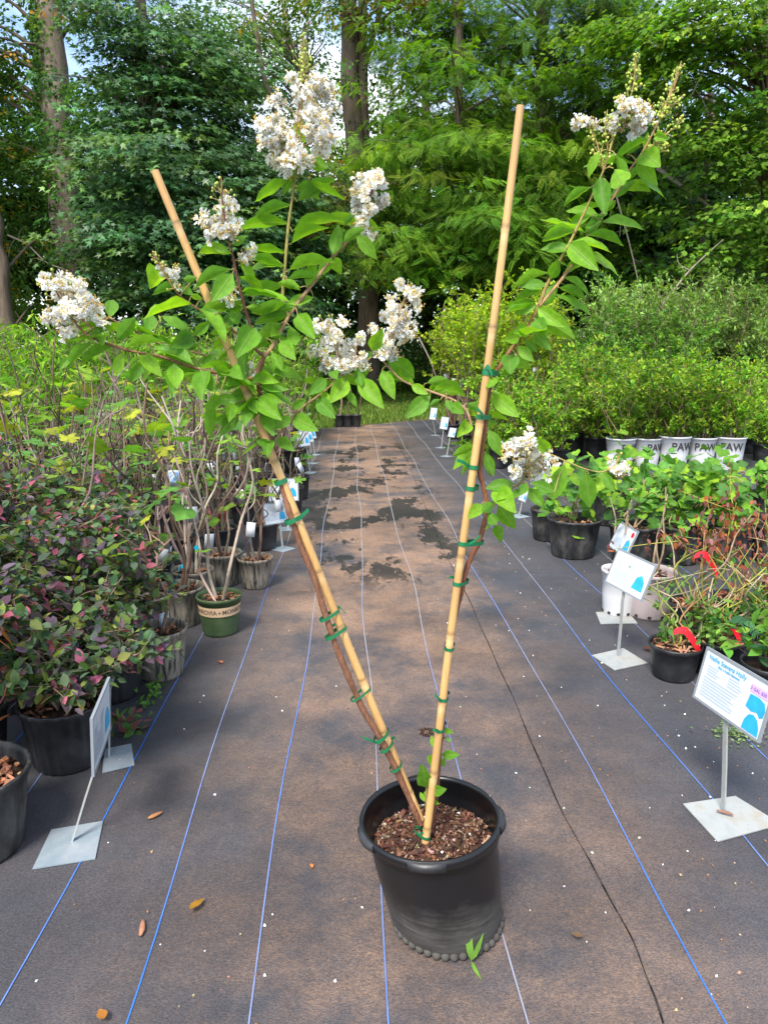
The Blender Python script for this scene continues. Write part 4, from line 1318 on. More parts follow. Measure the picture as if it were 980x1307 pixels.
# ------------------------------------------------------------------ sign stands
def sign(label, base, c, th, tilt, w, hh, plate, title=None, price=None, small=None, art=None, group='sign stands', post=True, bars=7, postw=.018, platemat='galvanised', seed=0):
    """base: foot of the post; c: centre of the sheet; th: heading of its reading direction; plate: the corners of the foot plate on the ground"""
    rg = np.random.default_rng(seed)
    root = empty('sign_stand', base, label, 'sign', group)
    z0 = CLOTH_Z + .002
    mb = MB()
    P = np.array([on_ground(x, y, z0) for x, y in plate]) if len(plate[0]) == 2 else np.array(plate)
    top = P + np.array([0, 0, .004])
    k = len(P)
    mb.add(np.vstack([P, top]), [(i, (i + 1) % k, k + (i + 1) % k, k + i) for i in range(k)])
    mb.f.append(np.array([tuple(range(k, 2 * k))]))
    mb.build('base_plate', M[platemat], root, smooth=False, world=True)
    u = np.array([math.cos(th), math.sin(th), 0])
    nn = np.array([math.sin(th), -math.cos(th), 0])
    v = np.array([0, 0, 1]) * math.cos(tilt) - nn * math.sin(tilt)
    nrm = np.cross(u, v)
    R = np.stack([u, v, nrm], 1)
    c = np.asarray(c, float)
    mb = MB()
    b0 = np.array([base[0], base[1], z0 + .004])
    jn = c - v * hh * .46 - nrm * .006
    if abs((jn - b0) @ u) > .03:
        jn = jn + u * ((b0 - jn) @ u) * .8
    pm = smooth_path([b0, (b0 * .5 + jn * .5), jn, jn + v * hh * .5], 3)
    uu = u * postw / 2
    nv = nrm * .003
    q = np.concatenate([pm - uu - nv, pm + uu - nv, pm + uu + nv, pm - uu + nv])
    k = len(pm)
    mb.add(q, [(a * k + i, ((a + 1) % 4) * k + i, ((a + 1) % 4) * k + i + 1, a * k + i + 1) for a in range(4) for i in range(k - 1)])
    mb.build('post', M['galvanised'], root, smooth=False, world=True)
    mb = MB()
    t = .008
    for sx in (-1, 1):
        box(mb, c + u * sx * (w / 2 - t / 2), (t, hh - 2 * t, .008), R)
        box(mb, c + v * sx * (hh / 2 - t / 2), (w, t, .0085), R)
    fr = mb.build('frame', M['frame_grey'], root, smooth=False, world=True)
    mb = MB()
    box(mb, c, (w - 2 * t, hh - 2 * t, .004), R)
    sh = mb.build('sheet', M['paper'], root, smooth=False, world=True)
    def flat(pts):
        return np.array([c + u * x * w + v * y * hh + nrm * .0032 for x, y in pts])
    mb = MB()
    for i in range(bars):
        y = -.02 - .055 * i
        mb.add(flat([(-.42, y - .012), (-.42 + rg.uniform(.38, .55), y - .012), (-.42 + rg.uniform(.38, .55), y + .012), (-.42, y + .012)]), [(0, 1, 2, 3)])
    for i in range(4):
        for x in (-.4, -.08):
            y = .2 - .05 * i
            mb.add(flat([(x, y - .01), (x + rg.uniform(.12, .22), y - .01), (x + rg.uniform(.12, .22), y + .01), (x, y + .01)]), [(0, 1, 2, 3)])
    mb.build('small_print', M['ink_grey'], sh, smooth=False, world=True)
    for txt, x, y, size, mt in ((title, -.14, .36, .0205, 'ink_cyan'), (small, -.1, .27, .011, 'ink_cyan'), (price, .33, .27, .0145, 'ink_purple')):
        if not txt: continue
        tv, tf = text_mesh(txt, size * w / .3, bold=.0003)
        mb = MB()
        add_poly(mb, np.array([c + u * (x * w + p[0]) + v * (y * hh + p[1]) + nrm * .004 for p in tv]), tf)
        mb.build('lettering', M[mt], sh, smooth=False, world=True)
    if price:
        mb = MB()
        mb.add(flat([(.22, .2), (.47, .2), (.47, .34), (.22, .34)]), [(0, 1, 2, 3)])
        mb.build('price_highlight', M['ink_pink'], sh, smooth=False, world=True)
    for pts, mt in art or ():
        mb = MB()
        mb.add(flat(pts), [tuple(range(len(pts)))])
        mb.build('printed_picture', M[mt], sh, smooth=False, world=True)
    return root

HOLLY = [([(.22, -.06), (.3, -.1), (.38, -.07), (.42, -.13), (.46, -.1), (.47, .02), (.44, .14), (.36, .18), (.24, .17)], 'ink_cyan'),
         ([(.24, -.44), (.46, -.44), (.45, -.3), (.41, -.18), (.35, -.13), (.29, -.16), (.25, -.28)], 'ink_cyan')]
ART = [([(.15, -.3), (.42, -.3), (.4, -.05), (.3, .1), (.2, 0)], 'ink_cyan')]
b = on_ground(922, 1040)
sign('lettered holly price sign with blue print on a galvanised foot plate, right front', b, (1.203, 2.097, .439), math.radians(-79), .204, .312, .184,
     [(871, 1027), (938, 1017), (996, 1053), (915, 1075)], 'Nellie Stevens Holly', '3 GAL $30', '(Ilex x Nellie Stevens)', HOLLY, seed=1)
b = on_ground(788, 839)
sign('pale blue printed sign on a square foot plate in the middle of the right side', b, (1.349, 3.356, .44), math.radians(-78), .369, .318, .187,
     [(755, 837), (795, 828), (826, 847), (784, 856)], None, None, None, ART, seed=2)
b = on_ground(784, 787)
sign('small sign with a rosebud picture beside the white nursery pot', b, (1.523, 3.919, .467), math.radians(-89), .386, .256, .164,
     [(760, 782), (800, 780), (813, 796), (766, 797)], None, None, None, ART + [([(.3, .2), (.4, .2), (.42, .32), (.35, .4), (.28, .32)], 'ribbon_red')], seed=3)
b = on_ground(93, 1077)
sign('edge-on sign on a bent post over the blue-grey plate, left front', b, (-.775, 2.079, .384), math.radians(98), -.055, .281, .184,
     [(42, 1110), (66, 1060), (132, 1049), (122, 1097)], None, None, None, ART, seed=4, platemat='steel', postw=.012)
b = on_ground(140, 968)
sign('edge-on sign behind the pink and green bush, second on the left', b, (-.9, 2.55, .37), math.radians(100), .02, .2, .15,
     [(131, 987), (134, 957), (168, 950), (172, 977)], None, None, None, ART, seed=5, platemat='steel', postw=.01)
def mini(label, foot, pc, dist_off, w, hh, th, tilt, seed, pl=.1):
    b = on_ground(*foot)
    c = at(pc[0], pc[1], b[1] + dist_off)
    a = th + .3
    sq = [(b[0] + pl * math.cos(a + q), b[1] + pl * math.sin(a + q), CLOTH_Z + .002) for q in (0.78, 2.35, 3.92, 5.5)]
    sign(label, b, c, th, tilt, w, hh, sq, None, None, None, ART, seed=seed, bars=6, platemat='steel', postw=.014)
mini('tilted price sheet with purple and blue print in front of a black fig pot', (361, 702), (351, 655), 0, .2, .17, math.radians(35), .2, 6)
mini('white price sheet with blue pictures facing down the path, left row', (368, 676), (362, 625), .1, .26, .2, math.radians(4), .1, 7)
mini('blue sign near the far end of the left row, nearest of three', (396, 604), (386, 560), 0, .24, .2, math.radians(50), .3, 8)
mini('blue sign near the far end of the left row, middle of three', (399, 592), (391, 556), 0, .24, .2, math.radians(50), .3, 9)
mini('blue sign near the far end of the left row, farthest of three', (402, 581), (395, 552), 0, .24, .2, math.radians(50), .3, 10)
mini('narrow white sign near the tall potted trees, nearest on the far right', (563, 572), (567, 540), 0, .2, .2, math.radians(-60), .2, 11)
mini('narrow bluish sign at the far right end of the path', (556, 556), (553, 528), 0, .2, .22, math.radians(-60), .2, 12)
mini('small sign foot among the weeds, far right of the path', (570, 583), (577, 552), 0, .16, .14, math.radians(-60), .3, 13)
mini('small sign beside the second grape pot', (662, 660), (668, 632), 0, .14, .12, math.radians(-75), .3, 14)

# ------------------------------------------------------------------ the crape myrtle
PB = on_ground(570, 1173)                          # foot of the pot
PY = PB[1]
RIM = at(548, 1041, PY)                            # centre of the rim
H0 = RIM[2]
plant = empty('potted_crape_myrtle', (PB[0], PB[1], CLOTH_Z + .001), 'white flowering crape myrtle in a scuffed black pot in the middle of the path', 'crape myrtle')
SH = np.array([RIM[0] - PB[0], RIM[1] - PB[1]])     # the pot sits askew: its rim is shifted against its foot
m, n, b, o = new_mat('scuffed_pot')
b.inputs['Specular IOR Level'].default_value = .5
tc = nd(n, 'ShaderNodeTexCoord')
sp = nd(n, 'ShaderNodeSeparateXYZ')
n.links.new(tc.outputs['Object'], sp.inputs[0])
no = nd(n, 'ShaderNodeTexNoise', Scale=9.0, Detail=8.0, Roughness=.7)
n.links.new(tc.outputs['Object'], no.inputs['Vector'])
ad = nd(n, 'ShaderNodeMath', _operation='MULTIPLY_ADD')
n.links.new(no.outputs[0], ad.inputs[0])
ad.inputs[1].default_value = -.22
n.links.new(sp.outputs[2], ad.inputs[2])
mr = nd(n, 'ShaderNodeMapRange', From__Min=-.06, From__Max=.06, To__Min=1.0, To__Max=0.0)
n.links.new(ad.outputs[0], mr.inputs[0])
sc = nd(n, 'ShaderNodeMapping')
sc.inputs['Scale'].default_value = (5, 5, 60)
n.links.new(tc.outputs['Object'], sc.inputs[0])
n2 = nd(n, 'ShaderNodeTexNoise', Scale=2.0, Detail=5.0)
n.links.new(sc.outputs[0], n2.inputs['Vector'])
mr2 = nd(n, 'ShaderNodeMapRange', From__Min=.35, From__Max=.75, To__Min=.35, To__Max=1.0)
n.links.new(n2.outputs[0], mr2.inputs[0])
mul = nd(n, 'ShaderNodeMath', _operation='MULTIPLY')
n.links.new(mr.outputs[0], mul.inputs[0])
n.links.new(mr2.outputs[0], mul.inputs[1])
mx = nd(n, 'ShaderNodeMix', _data_type='RGBA')
mx.inputs[6].default_value = (.008, .008, .009, 1)
mx.inputs[7].default_value = (.105, .1, .09, 1)
n.links.new(mul.outputs[0], mx.inputs[0])
n.links.new(mx.outputs[2], b.inputs['Base Color'])
mr3 = nd(n, 'ShaderNodeMapRange', From__Min=0.0, From__Max=1.0, To__Min=.3, To__Max=.75)
n.links.new(mul.outputs[0], mr3.inputs[0])
n.links.new(mr3.outputs[0], b.inputs['Roughness'])
M['scuffed_pot'] = m
def askew(v):
    v = np.array(v, float)
    t = np.clip(v[:, 2] / H0, 0, 1.1)[:, None]
    v[:, :2] += SH * t
    v[:, 2] += v[:, 0] * .05 * t[:, 0]
    return v
RT, RBm = .178, .150
prof = [(0, .004), (RBm * .93, .003), (RBm * .97, .02), (RBm, .03), (RBm + .007, .1), (RBm + .015, .2), (RT - .012, H0 - .055), (RT - .011, H0 - .046), (RT - .003, H0 - .044), (RT - .002, H0 - .03),
        (RT + .004, H0 - .026), (RT + .007, H0 - .008), (RT + .003, H0), (RT - .004, H0 - .001), (RT - .008, H0 - .012), (RT - .006, H0 - .014), (RT - .011, H0 - .026), (RT - .009, H0 - .028), (RT - .014, H0 - .04), (RT - .012, H0 - .042), (RT - .018, H0 - .06), (RT - .022, H0 - .15), (0, H0 - .16)]
mb = MB()
lathe(mb, prof, 72)
mb.v[0] = askew(mb.v[0])
pot = mb.build('pot', M['scuffed_pot'], plant)
mb = MB()
for k in range(40):                                 # knobbed foot ring
    a = k * 2 * math.pi / 40
    c = np.array([(RBm - .0085) * math.cos(a), (RBm - .0085) * math.sin(a), .012 + RNG.normal(0, .001)])
    th = np.linspace(0, 2 * math.pi, 8, endpoint=False)
    ph = np.array([-1.2, -.6, 0, .6, 1.2])
    v = np.array([(math.cos(p_) * math.cos(t_) * .0125, math.cos(p_) * math.sin(t_) * .0125, math.sin(p_) * .013) for p_ in ph for t_ in th]) + c
    mb.add(v, [(i * 8 + j, i * 8 + (j + 1) % 8, (i + 1) * 8 + (j + 1) % 8, (i + 1) * 8 + j) for i in range(4) for j in range(8)])
M['foot_dirt'] = plain('foot_dirt', (.1, .095, .085), .8, .2, noise=.35, nscale=20, col2=(.05, .045, .04))
mb.build('foot_ring', M['foot_dirt'], pot)
for a0 in (-.12, math.pi + .35, -math.pi / 2 - .15, math.pi / 2):  # grip tabs under the rim
    mb = MB()
    v, k = [], 13
    for i in range(k):
        a = a0 + (i / (k - 1) - .5) * .5
        e = .009 * math.sin(math.pi * i / (k - 1)) ** .6
        for r_, z_ in ((RT + .002, H0 - .001), (RT + .008 + e, H0 - .004), (RT + .008 + e, H0 - .02), (RT + .001, H0 - .034)):
            v.append((r_ * math.cos(a), r_ * math.sin(a), z_))
    mb.add(askew(v), [(i * 4 + j, (i + 1) * 4 + j, (i + 1) * 4 + j + 1, i * 4 + j + 1) for i in range(k - 1) for j in range(3)])
    mb.build('grip_tab', M['black_plastic'], pot)
ZS = H0 - .085
mb = MB()
k = 8
th = np.linspace(0, 2 * math.pi, 36, endpoint=False)
v = [(0, 0, ZS + .01)]
for i in range(1, k + 1):
    q = i / k
    for t in th:
        v.append(((RT - .018) * q * math.cos(t), (RT - .018) * q * math.sin(t), ZS + .018 * (1 - q * q) + RNG.normal(0, .0035)))
mb.add(askew(v), [(0, 1 + j, 1 + (j + 1) % 36) for j in range(36)])
mb.f.append(np.array([(1 + i * 36 + j, 1 + (i + 1) * 36 + j, 1 + (i + 1) * 36 + (j + 1) % 36, 1 + i * 36 + (j + 1) % 36) for i in range(k - 1) for j in range(36)]))
soil = mb.build('soil', M['soil'], plant)
mb = MB()
for i in range(1700):
    a, q = RNG.uniform(0, 6.28), (RT - .022) * math.sqrt(RNG.uniform())
    R = np.array(Matrix.Rotation(RNG.uniform(0, 6.28), 3, 'Z') @ Matrix.Rotation(RNG.normal(0, .6), 3, 'X') @ Matrix.Rotation(RNG.normal(0, .6), 3, 'Y'))
    big = RNG.uniform() < .05 and i % 70
    s = (RNG.uniform(.005, .013), RNG.uniform(.0025, .005), RNG.uniform(.002, .004)) if not big else (RNG.uniform(.018, .034), RNG.uniform(.006, .012), .004)
    col = jitter([(.1, .042, .028), (.07, .032, .024), (.15, .065, .04), (.045, .026, .02), (.2, .1, .06), (.09, .045, .03), (.28, .2, .14)] if i % 70 else [(.75, .74, .7)], 1, .2)[0]
    box(mb, (q * math.cos(a), q * math.sin(a), ZS + .02 * (1 - (q / RT) ** 2) + RNG.uniform(-.003, .007)), s, R, col)
mb.v = [askew(x) for x in mb.v]
mb.build('bark_mulch', M['chip'], soil, smooth=False, kind='stuff')

# stems: photo pixels with a depth offset (m) from the middle plane of the plant
YS = RIM[1]
def P3(x, y, dy=0.0):
    return at(x, y, YS + dy)
BR1, BR2, GRN, RDD = (.2, .09, .05), (.33, .2, .11), (.28, .24, .07), (.24, .09, .05)
STEMS = [  # (name, radius start/end, colour, points)
    ([(537, 1052, 0), (507, 985, -.005), (481, 935, -.012), (463, 905, -.014), (444, 862, -.012), (428, 822, -.012), (414, 780, -.008), (400, 735, -.004), (384, 697, -.002), (370, 655, .0), (360, 620, .004), (350, 578, .01), (340, 545, .015), (333, 510, .02), (330, 477, .02), (337, 455, .02)], .0085, .006, BR1),
    ([(337, 455, .02), (322, 440, .015), (320, 418, .01), (310, 384, .0), (301, 345, -.01), (297, 325, -.015), (290, 300, -.02), (283, 245, -.03)], .0042, .002, (.16, .07, .045)),
    ([(337, 455, .02), (350, 440, .03), (369, 403, .05), (403, 357, .07), (430, 322, .08), (460, 290, .09), (468, 270, .095), (480, 225, .1)], .005, .002, BR2),
    ([(369, 403, .05), (361, 384, .05), (364, 340, .045), (368, 290, .04), (375, 240, .035), (382, 190, .03), (386, 120, .03), (388, 50, .03)], .0045, .0016, GRN),
    ([(330, 485, .02), (300, 480, .0), (253, 471, -.03), (208, 456, -.06), (163, 447, -.085), (125, 434, -.1), (107, 424, -.1), (85, 395, -.1), (62, 352, -.1)], .004, .0016, (.2, .09, .05)),
    ([(330, 490, .02), (290, 465, .03), (253, 451, .04), (204, 438, .05), (166, 419, .03), (125, 400, -.03), (100, 390, -.08)], .0035, .0016, BR2),
    ([(320, 440, .012), (295, 420, -.0), (262, 400, -.02), (246, 390, -.03), (225, 372, -.04), (205, 340, -.05), (195, 322, -.05)], .0028, .0014, (.24, .1, .06)),
    ([(345, 592, .012), (350, 566, .02), (355, 557, .022), (373, 533, .03), (388, 518, .04), (408, 504, .05), (425, 488, .055), (432, 460, .06), (428, 420, .06)], .0035, .0018, BR2),
    ([(549, 1062, .01), (556, 1010, .012), (560, 960, .012), (566, 900, .014), (571, 850, .014), (577, 800, .014), (587, 760, .014), (597, 720, .014), (612, 688, .014), (621, 650, .018), (617, 622, .016), (612, 600, .014), (617, 560, .014), (622, 515, .014), (627, 485, .014), (636, 470, .014), (652, 446, .012), (674, 417, .01), (688, 388, .008), (697, 365, .006), (712, 336, .0), (726, 311, -.01), (735, 293, -.012), (752, 257, -.02), (770, 217, -.03), (785, 168, -.035), (806, 118, -.04), (812, 75, -.04)], .0085, .0016, RDD),
    ([(688, 390, .008), (717, 356, .02), (737, 325, .03), (750, 300, .035), (776, 262, .04), (803, 217, .045), (819, 195, .05), (837, 161, .05), (857, 118, .05), (869, 82, .05)], .0038, .0015, (.42, .25, .12)),
    ([(606, 610, .014), (601, 541, .03), (586, 515, .045), (548, 499, .06), (514, 486, .07), (490, 462, .07), (478, 450, .07), (500, 425, .07), (520, 370, .07)], .0034, .0016, BR2),
    ([(619, 655, .018), (635, 640, .0), (650, 625, -.02), (668, 610, -.04), (672, 565, -.05)], .0032, .0018, GRN),
    ([(670, 600, -.04), (695, 580, -.045), (720, 588, -.045), (745, 598, -.04), (770, 602, -.035), (790, 585, -.035)], .0022, .0013, (.36, .28, .1)),
    ([(545, 1050, .01), (544, 1010, .015), (553, 975, .02), (565, 945, .02)], .003, .0015, GRN),
]
S3, SR = [], []
for pts, r0, r1, col in STEMS:
    Q = smooth_path([P3(*p) for p in pts], 4)
    mb = MB()
    rr = np.linspace(r0, r1, len(Q)) * (1 + .1 * np.sin(np.arange(len(Q)) * 2.1) + .06 * np.sin(np.arange(len(Q)) * 5.3))
    g_ = sstep(.5, .78, np.linspace(0, 1, len(Q)))[:, None] if len(pts) > 20 else np.zeros((len(Q), 1))
    tube(mb, Q, rr, 9, np.asarray(col) * (1 - g_) + np.array([.34, .25, .08]) * g_)
    mb.build('stem', M['stem_bark'], plant, world=True)
    S3.append(Q)
ALLS = np.vstack(S3)

def project(p):
    x, y, z = p[0], p[1], p[2] - EYE
    Rr = x * math.cos(YAW) - y * math.sin(YAW)
    Fh = x * math.sin(YAW) + y * math.cos(YAW)
    F = Fh * math.cos(PITCH) - z * math.sin(PITCH)
    U = Fh * math.sin(PITCH) + z * math.cos(PITCH)
    return np.array([CX + FPX * Rr / F, CY - FPX * U / F])
ALLP = np.array([project(p) for p in ALLS])

# leaf shapes of the crape myrtle, with midrib, side veins and a wavy edge
def cm_leaf(fold, curl, wave, bend):
    v, f, c = [], [], []
    prof = [(0, .0), (.05, .03), (.13, .085), (.25, .158), (.38, .205), (.5, .216), (.62, .2), (.75, .152), (.86, .092), (.94, .04), (1, 0)]
    for i, (t, w) in enumerate(prof):
        z = -curl * t * t + .02
        xo = bend * t * t
        for s in (-1, -.5, 0, .5, 1):
            wv = wave * math.sin(i * 1.9 + (0 if s < 0 else 1.7)) * abs(s)
            v.append((xo + s * w, t, z + fold * w * (abs(s) ** 1.3) * 2 + wv))
    for i in range(len(prof) - 1):
        for j in range(4):
            a = i * 5 + j
            f.append((a, a + 1, a + 6, a + 5))
    return np.array(v), f
m, n, b, o = new_mat('crape_leaf')
tc = nd(n, 'ShaderNodeTexCoord')
sp = nd(n, 'ShaderNodeSeparateXYZ')
n.links.new(tc.outputs['Object'], sp.inputs[0])
oi = nd(n, 'ShaderNodeObjectInfo')
ax_ = nd(n, 'ShaderNodeMath', _operation='ABSOLUTE')
n.links.new(sp.outputs[0], ax_.inputs[0])
rib = nd(n, 'ShaderNodeMapRange', From__Min=.006, From__Max=.02, To__Min=1.0, To__Max=0.0)
n.links.new(ax_.outputs[0], rib.inputs[0])
vq = nd(n, 'ShaderNodeMath', _operation='MULTIPLY_ADD')     # veins sweep forward: y - 0.7 |x|
n.links.new(ax_.outputs[0], vq.inputs[0])
vq.inputs[1].default_value = -.75
n.links.new(sp.outputs[1], vq.inputs[2])
sn = nd(n, 'ShaderNodeMath', _operation='MULTIPLY')
sn.inputs[1].default_value = 56.0
n.links.new(vq.outputs[0], sn.inputs[0])
si = nd(n, 'ShaderNodeMath', _operation='SINE')
n.links.new(sn.outputs[0], si.inputs[0])
vein = nd(n, 'ShaderNodeMapRange', From__Min=.82, From__Max=1.0, To__Min=0.0, To__Max=.35)
n.links.new(si.outputs[0], vein.inputs[0])
mxv = nd(n, 'ShaderNodeMath', _operation='MAXIMUM')
n.links.new(rib.outputs[0], mxv.inputs[0])
n.links.new(vein.outputs[0], mxv.inputs[1])
rp = nd(n, 'ShaderNodeValToRGB')
e = rp.color_ramp.elements
e[0].position, e[0].color = 0, (.095, .25, .024, 1)
e[1].position, e[1].color = 1, (.22, .43, .026, 1)
q = rp.color_ramp.elements.new(.55)
q.color = (.14, .32, .026, 1)
n.links.new(oi.outputs['Random'], rp.inputs[0])
no = nd(n, 'ShaderNodeTexNoise', Scale=5.0, Detail=4.0)
n.links.new(tc.outputs['Object'], no.inputs['Vector'])
mrn = nd(n, 'ShaderNodeMapRange', From__Min=.3, From__Max=.7, To__Min=.8, To__Max=1.2)
n.links.new(no.outputs[0], mrn.inputs[0])
scl = nd(n, 'ShaderNodeVectorMath', _operation='SCALE')
n.links.new(rp.outputs[0], scl.inputs[0])
n.links.new(mrn.outputs[0], scl.inputs['Scale'])
mx = nd(n, 'ShaderNodeMix', _data_type='RGBA')
mx.inputs[7].default_value = (.22, .32, .09, 1)
mfa = nd(n, 'ShaderNodeMath', _operation='MULTIPLY')
mfa.inputs[1].default_value = .65
n.links.new(mxv.outputs[0], mfa.inputs[0])
n.links.new(mfa.outputs[0], mx.inputs[0])
n.links.new(scl.outputs[0], mx.inputs[6])
n.links.new(mx.outputs[2], b.inputs['Base Color'])
b.inputs['Roughness'].default_value = .48
b.inputs['Specular IOR Level'].default_value = .28
bpn = nd(n, 'ShaderNodeBump', Strength=.35, Distance=.01)
n.links.new(mxv.outputs[0], bpn.inputs['Height'])
n.links.new(bpn.outputs[0], b.inputs['Normal'])
tr = nd(n, 'ShaderNodeBsdfTranslucent')
bo = nd(n, 'ShaderNodeVectorMath', _operation='MULTIPLY')
bo.inputs[1].default_value = (1.9, 1.8, .35)
n.links.new(mx.outputs[2], bo.inputs[0])
n.links.new(bo.outputs[0], tr.inputs[0])
ms = nd(n, 'ShaderNodeMixShader', Fac=.42)
n.links.new(b.outputs[0], ms.inputs[1])
n.links.new(tr.outputs[0], ms.inputs[2])
n.links.new(ms.outputs[0], o.inputs[0])
M['crape_leaf'] = m
CM = []
for fold, curl, wave, bend in ((.22, .1, .012, .02), (.3, .2, .018, -.03), (.15, .28, .015, .03), (.38, .15, .02, .0), (.2, .02, .02, -.02)):
    mb = MB()
    mb.add(*cm_leaf(fold, curl, wave, bend))
    CM.append(mb.mesh('crape_leaf', M['crape_leaf']))

